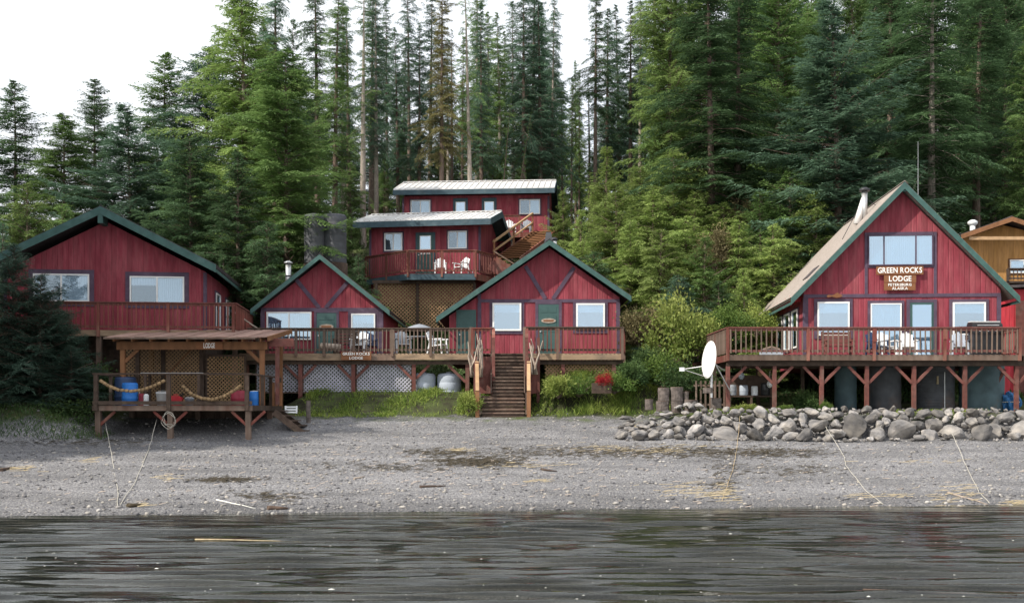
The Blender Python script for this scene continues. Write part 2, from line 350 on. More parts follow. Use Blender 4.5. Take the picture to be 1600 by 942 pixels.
sb = N(nt, 'ShaderNodeMath', operation='SUBTRACT'); L.new(n3.outputs['Fac'], sb.inputs[0]); L.new(v2.outputs['Distance'], sb.inputs[1])
bp = N(nt, 'ShaderNodeBump'); bp.inputs['Strength'].default_value = 1.; bp.inputs['Distance'].default_value = .026; L.new(sb.outputs[0], bp.inputs['Height']); L.new(bp.outputs[0], b.inputs['Normal'])
MATS['ground'] = m
tag(put('ground', npmesh('ground', gv, gf, smooth=True), 'ground'), 'grey gravel beach rising to a dark forest floor', None, kind='structure')

# water: low ripples running in to the beach
rs = np.random.RandomState(5)
def waves(x, y):
    z = np.zeros_like(x)
    env = .8 + .2 * vnoise(x, y, .45, 21)
    for i in range(16):
        lam = rs.uniform(.40, .68) if i < 11 else rs.uniform(.18, .34); k = 6.283 / lam; a = rs.normal(0, .10) - .05; A = .0235 * lam * rs.uniform(.5, 1.2)
        ph = rs.rand() * 6.28 + 2.2 * vnoise(x, y * .6, .55, 30 + i)
        th = k * (y * math.cos(a) + x * math.sin(a)) + ph
        z += A * (np.sin(th) if i % 3 else 1.5 * (.64 - np.abs(np.sin(th / 2))))
    sh = y - 26 - .125 * np.clip(x, -16, 16)
    return z * env * np.clip(-sh / 5 + .12, .05, 1) * np.where(np.abs(x) < 30, 1, 0) * np.where(y > 7, 1, 0)
xs = np.concatenate([np.arange(-224, -16, 16), np.arange(-16, 17, .14), np.arange(17, 240, 16)])
ys = np.concatenate([np.arange(-184, 8, 16), np.arange(8, 30, .045)])
wx, wy = np.meshgrid(xs, ys); wv = np.stack([wx, wy, waves(wx, wy)], -1).reshape(-1, 3); nx = len(xs)
ii = np.arange(len(ys) - 1)[:, None] * nx + np.arange(nx - 1)[None]; wf = np.stack([ii, ii + 1, ii + 1 + nx, ii + nx], -1).reshape(-1, 4)
m = bpy.data.materials.new('water'); m.use_nodes = True; nt = m.node_tree; nt.nodes.clear(); L = nt.links
o = N(nt, 'ShaderNodeOutputMaterial'); tr = N(nt, 'ShaderNodeBsdfTransparent'); tr.inputs[0].default_value = (.80, .80, .72, 1)
gl = N(nt, 'ShaderNodeBsdfGlossy'); gl.inputs['Roughness'].default_value = .03; gl.inputs[0].default_value = (.95, .97, .95, 1)
fr = N(nt, 'ShaderNodeFresnel'); fr.inputs['IOR'].default_value = 1.333; mx = N(nt, 'ShaderNodeMixShader')
tc = N(nt, 'ShaderNodeTexCoord'); mp = N(nt, 'ShaderNodeMapping'); mp.inputs['Scale'].default_value = (1.2, 5, 1); nz = N(nt, 'ShaderNodeTexNoise'); nz.inputs['Scale'].default_value = 2.4; nz.inputs['Detail'].default_value = 4
L.new(tc.outputs['Object'], mp.inputs[0]); L.new(mp.outputs[0], nz.inputs['Vector']); bp = N(nt, 'ShaderNodeBump'); bp.inputs['Strength'].default_value = .35; bp.inputs['Distance'].default_value = .012
L.new(nz.outputs['Fac'], bp.inputs['Height']); L.new(bp.outputs[0], gl.inputs['Normal']); L.new(bp.outputs[0], fr.inputs['Normal'])
L.new(fr.outputs[0], mx.inputs[0]); L.new(tr.outputs[0], mx.inputs[1]); L.new(gl.outputs[0], mx.inputs[2]); L.new(mx.outputs[0], o.inputs[0]); MATS['water'] = m
tag(put('water', npmesh('water', wv, wf, smooth=True), 'water'), 'dark rippled bay water', None, kind='structure')

# ------------------------------------------------------------ building kit
class Frame:
    """local frame of a thing whose front stands at depth Y0: photo rows/columns -> local metres"""
    def __init__(s, Y0, cx, base): s.Y = Y0; s.k = Y0 / F; s.cx = cx; s.b = base; s.loc = (PX(cx, Y0), Y0, base)
    def x(s, px): return (px - s.cx) * s.k
    def z(s, py): return PZ(py, s.Y) - s.b

def side(mb, xs, sg):          # turn a mesh built for the front (y = 0 plane, outward -y) onto a side wall x = xs
    mb.v = [(xs - sg * y, x, z) if True else None for x, y, z in mb.v]; return mb
def ring(x0, x1, z0, z1, t, y0, y1):
    return MB().box(x0 - t, x1 + t, y0, y1, z1, z1 + t).box(x0 - t, x1 + t, y0, y1, z0 - t, z0).box(x0 - t, x0, y0, y1, z0, z1).box(x1, x1 + t, y0, y1, z0, z1)
def window(root, x0, x1, z0, z1, splits=(.5,), behind='curtain', trim='purple', tw=.14, y=0, fw=.055, sd=None, frame='white_frame', pane='glass'):
    T = (lambda mb: mb) if sd is None else (lambda mb: side(mb, *sd))
    if trim: T(ring(x0, x1, z0, z1, tw, y - .04, y + .01)).build('window_trim', trim, root)
    fr = ring(x0 + fw, x1 - fw, z0 + fw, z1 - fw, fw - .002, y - .08, y + .01)
    w = T(fr).build('window', frame, root)
    for q in splits:
        xm = x0 + (x1 - x0) * q; T(MB().box(xm - fw*.5, xm + fw*.5, y - .075, y - .005, z0 + fw, z1 - fw)).build('mullion', frame, w)
    ed = [x0 + fw] + [x0 + (x1 - x0) * q for q in splits] + [x1 - fw]
    for i in range(len(ed) - 1):
        T(MB().box(ed[i] + .002, ed[i+1] - .002, y - .040, y - .034, z0 + fw, z1 - fw)).build('pane', pane, w)
        bh = behind if isinstance(behind, str) else behind[i]
        if bh == 'curtain':
            zt = z1 - fw
            c = MB(); n = max(8, int((ed[i+1] - ed[i]) / .04)); pts = [(ed[i] + (ed[i+1] - ed[i]) * q / n, y - .012 - .012 * (q % 2)) for q in range(n + 1)]
            for q in range(n): c.add([(pts[q][0], pts[q][1], z0 + fw), (pts[q+1][0], pts[q+1][1], z0 + fw), (pts[q+1][0], pts[q+1][1], zt), (pts[q][0], pts[q][1], zt)], [(0, 1, 2, 3)])
            T(c).build('curtain', 'curtain', w)
        elif bh == 'half':      # short valance above a panel coloured dark for the unlit interior
            T(MB().box(ed[i], ed[i+1], y - .014, y - .008, z0 + fw, z1 - fw)).build('shade_panel', 'room_shade', w)
            n = max(6, int((ed[i+1] - ed[i]) / .05)); c = MB(); zt = z1 - fw; zh = zt - .30 * (z1 - z0)
            for q in range(n):
                a = ed[i] + (ed[i+1] - ed[i]) * q / n; bb = ed[i] + (ed[i+1] - ed[i]) * (q + 1) / n
                c.add([(a, y - .02 - .01*(q % 2), zh + .04 * (q % 2)), (bb, y - .02 - .01*((q+1) % 2), zh + .04 * ((q+1) % 2)), (bb, y - .02 - .01*((q+1) % 2), zt), (a, y - .02 - .01*(q % 2), zt)], [(0, 1, 2, 3)])
            T(c).build('curtain', 'curtain', w)
        else:
            T(MB().box(ed[i], ed[i+1], y - .014, y - .008, z0 + fw, z1 - fw)).build('shade_panel', 'room_shade', w)  # thin backing panel, its dark colour replaces an unlit interior
    return w
def door(root, x0, x1, z0, z1, m='door_green', trim='purple', glass=None, plaque=True, tw=.13, y=0):
    d = MB().box(x0, x1, y - .05, y + .01, z0, z1).build('door', m, root)
    MB().box(x0 - tw, x0 - .003, y - .06, y + .01, z0, z1).box(x1 + .003, x1 + tw, y - .06, y + .01, z0, z1).box(x0 - tw, x1 + tw, y - .06, y + .01, z1 + .003, z1 + tw).build('door_frame', trim, d)
    w = x1 - x0; h = z1 - z0
    if glass:
        a, b_, c, e = x0 + w*glass[0], x0 + w*glass[1], z0 + h*glass[2], z0 + h*glass[3]
        ring(a, b_, c, e, .04, y - .07, y - .05).build('pane_frame', m if len(glass) < 5 else glass[4], d)
        MB().box(a, b_, y - .058, y - .053, c, e).build('curtain', 'curtain', d); MB().box(a, b_, y - .069, y - .064, c, e).build('pane', 'glass', d)
    else:
        for i in (0, 1):
            for j, (q0, q1) in enumerate(((.08, .40), (.46, .78), (.84, .94))):
                MB().box(x0 + w*(.12 + .42*i), x0 + w*(.46 + .42*i), y - .062, y - .05, z0 + h*q0, z0 + h*q1).build('panel', m, d)
    if plaque:
        zc = z0 + h * .68; xc = (x0 + x1) / 2; rx = w * .36; rzz = .10
        MB().add([(xc + rx*math.cos(t*math.pi/8), y - .085, zc + rzz*math.sin(t*math.pi/8)) for t in range(16)] + [(xc + rx*math.cos(t*math.pi/8), y - .05, zc + rzz*math.sin(t*math.pi/8)) for t in range(16)],
                 [tuple(range(16))] + [(i, (i+1) % 16, (i+1) % 16 + 16, i + 16) for i in range(16)]).build('plaque', 'driftwood', d)
        MB().box(xc - rx*.7, xc + rx*.7, y - .09, y - .084, zc - .035, zc + .035).build('plaque_band', 'sign_wood', d)
    MB().tube([(x0 + .09, y - .05, z0 + h*.47), (x0 + .09, y - .12, z0 + h*.47)], .03).build('handle', 'metal_pipe', d)
    return d
def gable_roof(root, xa, za, xl, zl, xr, zr, yf, yb, m, fm='green', t=.10, fh=.24, back=True):
    r = MB().slab([(xl, yf, zl), (xa, yf, za), (xa, yb, za), (xl, yb, zl)], t).build('roof', m, root)
    MB().slab([(xa, yf, za), (xr, yf, zr), (xr, yb, zr), (xa, yb, za)], t).build('roof', m, root)
    for (x, z, s) in ((xl, zl, -1), (xr, zr, 1)):
        dx = .02 * s
        MB().prism([(x, z - .03), (xa, za - .03), (xa, za - .03 - fh), (x, z - .03 - fh)], yf - .05, yf + .0).build('fascia', fm, root)
        MB().box(min(x, x - .04*s), max(x, x - .04*s), yf + .01, yb, z - t - fh*.62, z - t*1.5).build('eave_board', fm, root)
    MB().prism([(xa - .16, za - .10), (xa, za + .03), (xa + .16, za - .10), (xa, za + .005)], yf - .02, yb + .02).build('ridge_cap', m, root)
    return r
_bal = {}
def railing(root, pts, zf, h=.95, posts=None, step=.165, pm='deck_red', bm='deck_red', rm='deck_red', drop=.25, bw=.038, post_every=2.3, cap=.13, first=True, last=True):
    """posts, rails and single balusters along a polyline of (x, y) at floor height zf"""
    for si in range(len(pts) - 1):
        a = Vector((*pts[si], 0)); b = Vector((*pts[si+1], 0)); d = b - a; Ln = d.length; d.normalize(); rz = math.atan2(d.y, d.x)
        n = max(1, round(Ln / post_every)); tpos = [Ln * i / n for i in range(n + 1)] if posts is None or si not in posts else posts[si]
        for i, t in enumerate(tpos):
            if i == 0 and si > 0 and posts is None: continue
            if i == 0 and si == 0 and not first: continue
            if i == len(tpos) - 1 and si == len(pts) - 2 and not last: continue
            p = a + d * t
            key = ('post', round(h, 2), round(drop, 2), pm)
            if key not in _bal: _bal[key] = MB().box(-.05, .05, -.05, .05, -drop, h + .02).mesh('post')
            put('post', _bal[key], pm, root, (p.x, p.y - .0, zf), (0, 0, rz))
        tr = MB().box(0, Ln, -cap/2, cap/2, zf + h + .022, zf + h + .06); br = MB().box(.05, Ln - .05, -.02, .02, zf + .09, zf + .17); ur = MB().box(.05, Ln - .05, -.02, .02, zf + h - .07, zf + h + .018)
        for nm, mb in (('top_rail', tr), ('bottom_rail', br), ('upper_rail', ur)):
            mb.v = [(a.x + d.x*x - d.y*y, a.y + d.y*x + d.x*y, z + (.004 * si if nm == 'top_rail' else 0)) for x, y, z in mb.v]; mb.build(nm, rm, root)
        nb = int(Ln / step)
        for i in range(nb):
            t = (i + .5) * Ln / nb
            if min(abs(t - q) for q in tpos) < .06: continue
            p = a + d * t; q = d.cross(Vector((0, 0, 1))) * .035
            key = ('bal', round(h, 2), bw, bm)
            if key not in _bal: _bal[key] = MB().box(-bw/2, bw/2, -.016, .016, .05, h - .01).mesh('baluster')
            put('baluster', _bal[key], bm, root, (p.x + q.x, p.y + q.y, zf), (0, random.uniform(-.012, .012), rz))
def lattice(root, x0, x1, z0, z1, y, m, pitch=.14, w=.035, name='lattice', poly=None):
    mb = MB()
    for s, yy in ((1, y), (-1, y + .014)):
        c0 = x0 - (z1 - z0); n = int((x1 - x0 + (z1 - z0)) / pitch) + 1
        for i in range(n + 1):
            c = c0 + i * pitch                     # line x = c + t (s=1) or x = c + (z1-z0) - t, t in 0..hgt
            hgt = z1 - z0
            ta, tb = max(0, x0 - c), min(hgt, x1 - c)
            if tb - ta < .02: continue
            if s > 0: p, q = (c + ta, yy, z0 + ta), (c + tb, yy, z0 + tb)
            else: p, q = (c + ta, yy, z1 - ta), (c + tb, yy, z1 - tb)
            mb.beam(p, q, .01, w, up=(0, 1, 0)) if False else mb.beam(p, q, w, .010, up=(0, 1, 0))
    o = mb.build(name, m, root); o['kind'] = 'stuff'; return o
def board_frame(root, x0, x1, z0, z1, y, m, t=.07):
    ring(x0, x1, z0, z1, t, y - .03, y + .03).build('lattice_frame', m, root)
def sign(name, label, px0, px1, py0, py1, Y, lines, size=.8, m='sign_wood', off=0, rz=0):
    x0, x1, z0, z1 = PX(px0, Y), PX(px1, Y), PZ(py1, Y), PZ(py0, Y); w, h = x1 - x0, z1 - z0
    t = thing(name, label, 'sign', ((x0 + x1)/2, Y, z0), rz)
    MB().box(-w/2, w/2, 0, .035, 0, h).build('board', m, t)
    n = len(lines)
    for i, (tx, wf) in enumerate(lines):
        sz_ = h / n * size * 1.25; run = 0; ch = []
        for c in tx:
            if c == ' ': run += sz_ * .34; continue
            me = text_mesh(c, sz_); xs_ = [v.co.x for v in me.vertices]; cw = max(xs_) - min(xs_); ch.append((me, run - min(xs_))); run += cw + sz_ * .10
        run -= sz_ * .10; sx = w * wf / run
        for me, x in ch: put('letter', me, 'paint_white', t, ((x - run/2) * sx, -.008, h * (1 - (i + .5) / n) - .004), (R(90), 0, 0), (sx, 1, 1))
    return t
def plastic_chair(name, label, loc, rz, m='plastic_white', group=None):
    t = thing(name, label, 'chair', loc, rz, group)
    MB().slab([(-.25, -.28, .42), (.25, -.28, .42), (.24, .2, .36), (-.24, .2, .36)], .035).build('seat', m, t)
    for i in range(5):
        x = -.2 + .1 * i; zt = .98 - .05 * abs(i - 2)
        MB().add([(x - .042, .19, .37), (x + .042, .19, .37), (x + .046, .38, zt), (x - .046, .38, zt), (x - .042, .22, .37), (x + .042, .22, .37), (x + .046, .41, zt), (x - .046, .41, zt)],
                 [(0, 1, 2, 3), (7, 6, 5, 4), (0, 4, 5, 1), (1, 5, 6, 2), (2, 6, 7, 3), (3, 7, 4, 0)]).build('back_slat', m, t)
    for s in (-1, 1):
        MB().beam((s*.28, -.30, 0), (s*.27, -.25, .60), .06, .05).build('leg', m, t)
        MB().beam((s*.28, .34, 0), (s*.26, .20, .60), .06, .05).build('leg', m, t)
        MB().slab([(s*.28 - .05, -.33, .65), (s*.28 + .05, -.33, .65), (s*.27 + .045, .30, .63), (s*.27 - .045, .30, .63)], .04).build('armrest', m, t)
    return t
def bench(name, label, loc, rz, w=1.3, m='deck_red'):
    t = thing(name, label, 'bench', loc, rz)
    for i in range(4): MB().box(-w/2, w/2, -.24 + .12*i, -.14 + .12*i, .42, .455).build('seat_slat', m, t)
    for i in range(4): MB().box(-w/2, w/2, .24 + .02*i, .265 + .02*i, .52 + .12*i, .62 + .12*i).build('back_slat', m, t)
    for s in (-1, 1):
        MB().box(s*(w/2 - .05) - .04, s*(w/2 - .05) + .04, -.24, -.16, 0, .62).build('leg', m, t); MB().beam((s*(w/2 - .05), .22, 0), (s*(w/2 - .05), .33, 1.0), .08, .07).build('leg', m, t)
        MB().box(s*(w/2 - .05) - .05, s*(w/2 - .05) + .05, -.28, .26, .622, .66).build('armrest', m, t)
    return t

# ------------------------------------------------------------ left house
f = Frame(42, 165, 3.0)
t = thing('house', 'dark red house with low gable and two sliding windows behind the big left spruce', 'house', f.loc, R(6.5))
xl, xr = f.x(17), f.x(318); za = f.z(346); zs = f.z(423); Lh = 11
zb_ = f.z(521); MB().prism([(xl, zb_), (xr, zb_), (xr, zs), (0, za), (xl, zs)], 0, Lh).build('wall', 'red', t); MB().box(xl + .15, xr - .15, .9, Lh - .3, -.6, zb_ - .002).build('underfloor_shade', 'wood_dark', t)  # dark block added below the wall for the shaded gap under the house
gable_roof(t, 0, f.z(327), f.x(-8), f.z(414), f.x(338), f.z(414), -.75, Lh + .5, 'roof_dark', fh=.30, t=.12)
MB().box(-.09, .09, -.80, -.02, f.z(354), f.z(341)).build('ridge_beam', 'green', t)
for x in (xr, xl): MB().box(x - .10, x + .02, -.03, .12, zb_, zs - .02).build('corner_board', 'purple', t)
window(t, f.x(57), f.x(141), f.z(472), f.z(429), behind=('shade_panel', 'curtain'), tw=.17, pane='glass_dim')
window(t, f.x(202), f.x(285), f.z(474), f.z(431), behind=('half', 'curtain'), tw=.17, pane='glass_dim')
window(t, 2.2, 3.3, f.z(505), f.z(446), splits=(), sd=(xr, 1), behind='shade_panel', tw=.1); window(t, 5.0, 6.6, f.z(505), f.z(446), splits=(.5,), sd=(xr, 1), behind='shade_panel', tw=.1)
window(t, 8.0, 9.0, f.z(490), f.z(446), splits=(), sd=(xr, 1), tw=.1)

f = Frame(40.2, 200, 2.9)
t = thing('deck', 'raised reddish deck with baluster railing along the left house', 'deck', f.loc, R(5.5))
zf = f.z(516); x0, x1 = f.x(-20), f.x(362)
MB().box(x0, x1, 0, 1.75, zf - .05, zf).build('floor', 'deck_red', t); MB().box(x0, x1, -.045, -.002, zf - .22, zf + .0).build('rim_beam', 'rim_tan', t)
MB().box(x1 + .002, x1 + .045, -.04, 6.5, zf - .22, zf).build('rim_beam', 'deck_red', t); MB().box(x1 - 1.0, x1, 1.76, 6.5, zf - .05, zf).build('floor', 'deck_red', t)
railing(t, [(x0, -.10), (x1 + .05, -.10), (x1 + .05, 4.5)], zf, .98, posts={0: [f.x(60) - x0, f.x(156) - x0, f.x(262) - x0, f.x(362) - x0], 1: [2.2, 4.4]}, bm='deck_red', rm='rail_red', pm='deck_red')
for px, b_ in ((156, 560), (20, 620), (262, 600), (362, 600)):
    MB().box(f.x(px) - .09, f.x(px) + .09, -.06 + (.0 if px == 156 else .3), .10 + (.0 if px == 156 else .3), 0, zf - .23 if px != 156 else zf - .24).build('support_post', 'deck_grey', t)
for i in range(7): MB().box(x0 + .4 + i*1.3, x0 + .5 + i*1.3, .01, 1.7, zf - .26, zf - .055).build('joist', 'wood_dark', t)
# stair from its corner down to the middle deck
s = thing('staircase', 'short wooden stair with pole handrail between left house deck and small cabin deck', 'stairs', (PX(372, 43), 43, 3.0))
for i in range(9): MB().box(.1 + i*.2, .36 + i*.2, -.4, .5, 2.35 - i*.17, 2.39 - i*.17).build('tread', 'deck_red', s)
MB().beam((0, -.42, 2.3), (1.95, -.42, .7), .05, .22).build('stringer', 'deck_red', s); MB().beam((0, .52, 2.3), (1.95, .52, .7), .05, .22).build('stringer', 'deck_red', s)
MB().tube([(-.1, -.42, 3.25), (.6, -.42, 2.75), (1.3, -.42, 2.3), (1.9, -.42, 2.05)], .03).build('handrail', 'driftwood', s)
for x, z in ((.5, 2.75), (1.75, 2.1)): MB().box(x - .045, x + .045, -.5, -.41, z - 2.0, z + .05).build('post', 'deck_red', s)

# ------------------------------------------------------------ landing shelter with float garland
FY = 35.9; f = Frame(FY, 270, g1(PX(270, FY), FY) - .05)
t = thing('landing_shelter', 'open wooden shelter on stilts with shed roof and railed platform on the beach', 'shelter', f.loc, R(0))
zf = f.z(634); x0, x1 = f.x(147), f.x(395); D = 4.3
for i in range(20):
    MB().box(x0, x1, i*D/20 + .004, (i+1)*D/20 - .004, zf - .04, zf).build('plank', 'wood_dark', t)
MB().box(x0, x1, -.05, -.002, zf - .16, zf + .02).build('rim_beam', 'deck_grey', t); MB().box(x1 + .002, x1 + .05, -.05, D, zf - .16, zf + .02).build('rim_beam', 'wood_dark', t); MB().box(x0 - .05, x0 - .002, -.05, D, zf - .16, zf + .02).build('rim_beam', 'wood_dark', t)
for px in (152, 265, 387):
    for yy in (0.02, 3.2):
        bz = g1(f.loc[0] + f.x(px), FY + yy) - f.b - .25
        MB().box(f.x(px) - .085, f.x(px) + .085, yy, yy + .17, bz, zf - .165).build('stilt', 'deck_grey', t)
    x = f.x(px)
    for s in (-1, 1):
        if (px == 152 and s < 0): continue
        MB().beam((x + s*.07, .1, zf - .62), (x + s*.55, .1, zf - .18), .07, .09).build('brace', 'deck_red', t)
for px in (152, 265, 387): MB().box(f.x(px) - .065, f.x(px) + .065, -.16, -.052, zf - .16, zf + 1.02).build('rail_post', 'wood_dark', t)
MB().box(x0, x1, -.17, -.04, zf + 1.022, zf + 1.08).build('top_rail', 'wood_dark', t); MB().box(x0, x1, -.14, -.09, zf + .04, zf + .16).build('bottom_rail', 'wood_dark', t) 
for xx in (x0 + .02, x1 - .02):
    MB().box(xx - .05, xx + .05, .05 if False else -.03, D, zf + 1.022, zf + 1.07).build('top_rail', 'wood_dark', t)
    for yy in (1.4, 2.7, D - .1): MB().box(xx - .05, xx + .05, yy, yy + .1, zf + .002, zf + 1.02).build('rail_post', 'wood_dark', t)
# roof on four cedar posts
yp = 2.3; kk = (FY + yp) / F
def sx(px): return PX(px, FY + yp) - f.loc[0]
def sz(py): return PZ(py, FY + yp) - f.b
pt = sz(533)
for px in (191, 409):
    MB().box(sx(px) - .08, sx(px) + .08, yp, yp + .16, zf + .002, pt).build('post', 'cedar', t); MB().box(sx(px) - .08, sx(px) + .08, yp + 3.0, yp + 3.16, zf - 1.2, pt + .15).build('post', 'cedar', t)
for px, s in ((191, 1), (409, -1)): MB().beam((sx(px) + s*.08, yp + .08, pt - .72), (sx(px) + s*.72, yp + .08, pt - .10), .07, .12).build('knee_brace', 'cedar', t)
MB().box(sx(183), sx(418), yp - .06, yp - .002, pt - .30, pt - .02).build('header_beam', 'cedar', t)
for i in range(9):
    xx = sx(185) + i * (sx(412) - sx(185)) / 8; MB().beam((xx, yp - .5, pt + .02), (xx, yp + 3.4, pt + .52), .05, .12).build('rafter', 'cedar', t)
n = 16
for i in range(n):
    a = sx(172) + i*(sx(423) - sx(172))/n; b_ = sx(172) + (i+1)*(sx(423) - sx(172))/n
    MB().slab([(a, yp - .6, pt + .10 + .02*(i % 2)), (b_ - .004, yp - .6, pt + .10 + .02*(i % 2)), (b_ - .004, yp + 3.5, pt + .64 + .02*(i % 2)), (a, yp + 3.5, pt + .64 + .02*(i % 2))], .03).build('roof_board', 'roof_plank', t)
MB().box(sx(172), sx(405), yp - .645, yp - .605, pt + .035, pt + .10).build('eave_board', 'deck_grey', t)
MB().beam((sx(423) + .03, yp - .55, pt + .05), (sx(423) + .03, yp + 3.45, pt + .59), .05, .16).build('barge_board', 'cedar', t)
yl = 4.05; lx = lambda px: PX(px, FY + yl) - f.loc[0]; lz = lambda py: PZ(py, FY + yl) - f.b
lattice(t, lx(193), lx(312), lz(632), lz(541), yl, 'lattice_brown'); lattice(t, lx(324), lx(381), lz(632), lz(557), yl, 'lattice_brown')
board_frame(t, lx(193), lx(312), lz(632), lz(541), yl + .05, 'cedar'); board_frame(t, lx(324), lx(381), lz(632), lz(557), yl + .05, 'wood_dark')
for px in (216, 256, 316): MB().box(lx(px) - .07, lx(px) + .07, yl - .12, yl - .02, zf, lz(540)).build('lattice_post', 'wood_dark', t)
MB().beam((lx(258), yl - .06, lz(590)), (lx(300), yl - .06, lz(545)), .02, .1, up=(0, 1, 0)).build('lattice_brace', 'cedar', t)
MB().box(sx(414), sx(457), yp + .2, yp + .28, sz(541), sz(528)).build('side_beam', 'rail_red', t); MB().box(sx(429), sx(435), yp + .1, yp + .19, sz(632), sz(542)).build('side_post', 'rail_red', t)
for i, px in enumerate((422, 427, 433)): MB().box(sx(px), sx(px + 4), yp + .32, yp + .36, sz(634), sz(597)).build('side_board', 'cedar', t)
for i in range(26): MB().box(x0 + i*(x1 - x0)/26 + .004, x0 + (i+1)*(x1 - x0)/26 - .004, 3.45, 3.48, -.3, zf - .17).build('shade_board', 'wood_dark', t)  # dark boards added so the space under the platform reads black
SH = t; SZ = f.b + zf
sign('sign', 'small brown sign reading LODGE on the shelter header beam', 306, 348, 534, 546, FY + yp - .11, [('LODGE', .42)], .75)
# fish-cleaning table
t = thing('cleaning_table', 'white-topped fish cleaning table standing behind the shelter railing', 'table', (PX(272, 37), 37, SZ))
MB().box(-1.05, 1.05, -.3, .3, 1.09, 1.12).build('table_top', 'plastic_white', t)
for s in (-1, 1):
    for q in (-1, 1): MB().box(s*.9 - .04, s*.9 + .04, q*.22 - .04, q*.22 + .04, 0, 1.088).build('leg', 'wood_dark', t)
def lathe(name, prof, loc, m, parent=None, n=20):
    mb = MB(); mb.tube([(0, 0, z) for r, z in prof], [r for r, z in prof], n); o = mb.build(name, m, parent, True)
    if parent is None: o.location = loc
    return o
def drum(name, label, cat, px, Y, z, r, h, m, ribs=2, lid=None, group=None):
    t = thing(name, label, cat, (PX(px, Y), Y, z), 0, group)
    pr = [(r*.94, 0), (r, .03)]
    for i in range(ribs): zz = h*(i + 1)/(ribs + 1); pr += [(r, zz - .04), (r*1.05, zz - .015), (r*1.05, zz + .015), (r, zz + .04)]
    pr += [(r, h - .05), (r*.95, h)]
    lathe('body', pr, None, m, t); lathe('lid', [(r*.9, h + .001), (r*.9, h + .02), (r*.3, h + .025)], None, lid or m, t); return t
def bucket(label, px, Y, z, r, h, m):
    t = thing('bucket', label, 'bucket', (PX(px, Y), Y, z)); lathe('body', [(r*.8, 0), (r, h*.9), (r*1.06, h*.9), (r*1.06, h), (r*.95, h), (r*.93, h - .02)], None, m, t)
    MB().tube([(r*math.cos(a), -.02, h*.9 + .0 - r*.9*math.sin(a) * (-.5)) for a in np.linspace(0, math.pi, 9)], .008, 5).build('bail', 'metal_pipe', t); return t
drum('barrel', 'tall dark navy barrel behind the blue barrel in the shelter', 'barrel', 196, 37.6, SZ, .36, .98, 'plastic_navy')
drum('barrel', 'bright blue plastic barrel on the left of the shelter platform', 'barrel', 203, 36.6, SZ, .26, .76, 'plastic_blue')
bucket('white plastic bucket behind the shelter middle post', 254, 36.4, SZ, .21, .46, 'plastic_white')
t = thing('fuel_can', 'red fuel can right of the white bucket', 'fuel can', (PX(277, 36.4), 36.4, SZ)); MB().prism([(-.17, 0), (.17, 0), (.17, .27), (.06, .34), (-.17, .34)], -.1, .1).build('body', 'plastic_red', t); MB().tube([(.1, 0, .31), (.2, 0, .42)], .025).build('spout', 'black_enamel', t); MB().beam((-.13, 0, .38), (.03, 0, .38), .03, .03).build('handle', 'plastic_red', t)
bucket('small pale grey pail under the float garland', 296, 36.4, SZ, .15, .26, 'plastic_tank')
drum('tub', 'maroon plastic tub near the right end of the shelter railing', 'tub', 372, 36.5, SZ, .24, .5, 'plastic_maroon', 1)
drum('jug', 'bright blue jug at the right corner of the shelter platform', 'jug', 397, 37.4, SZ, .155, .5, 'plastic_blue', 1, 'plastic_white')
t = thing('crab_pot', 'small white and dark bundle of gear beside the blue barrel', 'gear', (PX(221, 36.6), 36.6, SZ)); MB().tube([(0, 0, 0), (0, 0, .42)], .09, 8).build('float', 'plastic_maroon', t); MB().tube([(.16, 0, 0), (.16, 0, .36), (.16, 0, .40)], [.09, .09, .05], 8).build('jug', 'plastic_white', t); MB().tube([(-.12, .1, 0), (-.1, .1, .55)], .03, 6).build('pole', 'driftwood', t)
def garland(label, pts, Y, n, r=.055):
    t = thing('float_garland', label, 'float line', (PX(pts[0][0], Y), Y, PZ(pts[0][1], Y)), 0)
    P = [Vector((PX(a, Y), 0, PZ(b_, Y))) - Vector((t.location.x, 0, t.location.z)) for a, b_ in pts]
    def at(q):
        q *= len(P) - 1; i = min(int(q), len(P) - 2); return P[i].lerp(P[i+1], q - i)
    MB().tube([at(i/40) for i in range(41)], .014, 5).build('line', 'rope_tan', t)
    me = MB().tube([(-.065, 0, 0), (-.05, 0, 0), (.05, 0, 0), (.065, 0, 0)], [r*.6, r, r, r*.6], 10).mesh('cork_float', True)
    for i in range(n):
        a = at((i + .5)/n); b_ = at(min(1, (i + .6)/n)); d = b_ - a
        put('cork_float', me, 'float_cork', t, a + Vector((0, -.0, 0)), (0, -math.atan2(d.z, d.x), 0))
garland('drooping string of tan cork floats across the left railing bay', [(156, 594), (170, 603), (185, 609), (205, 611), (222, 609), (240, 603), (258, 594)], FY - .22, 17)
garland('drooping string of tan cork floats across the right railing bay', [(284, 602), (300, 616), (315, 622), (332, 624), (350, 619), (366, 610), (376, 602)], FY - .22, 17)
def rope(label, pts, m='rope_pale', r=.008, name='rope'):
    P = [Vector(p) for p in pts]; o = P[0].copy(); q = []
    for i in range(len(P) - 1):
        for j in range(6): q.append(P[i].lerp(P[i+1], j/6) - o + Vector((random.uniform(-1, 1), random.uniform(-1, 1), random.uniform(0, .3)))*.012)
    q.append(P[-1] - o); t = MB().tube(q, r, 5).build(name, m, None, True); t.location = o; return tag(t, label, 'rope')
def on(px, py, up=.02):      # point of the beach seen at a pixel of the photograph
    for Y in np.arange(24, 46, .02):
        if PZ(py, Y) <= g1(PX(px, Y), Y): break
    return (PX(px, Y), Y, g1(PX(px, Y), Y) + up)
rope('pale rope from the left stilt of the shelter down to the water edge', [(PX(165, 35.7), 35.7, PZ(660, 35.7)), on(176, 722), on(184, 770), on(184, 793)])
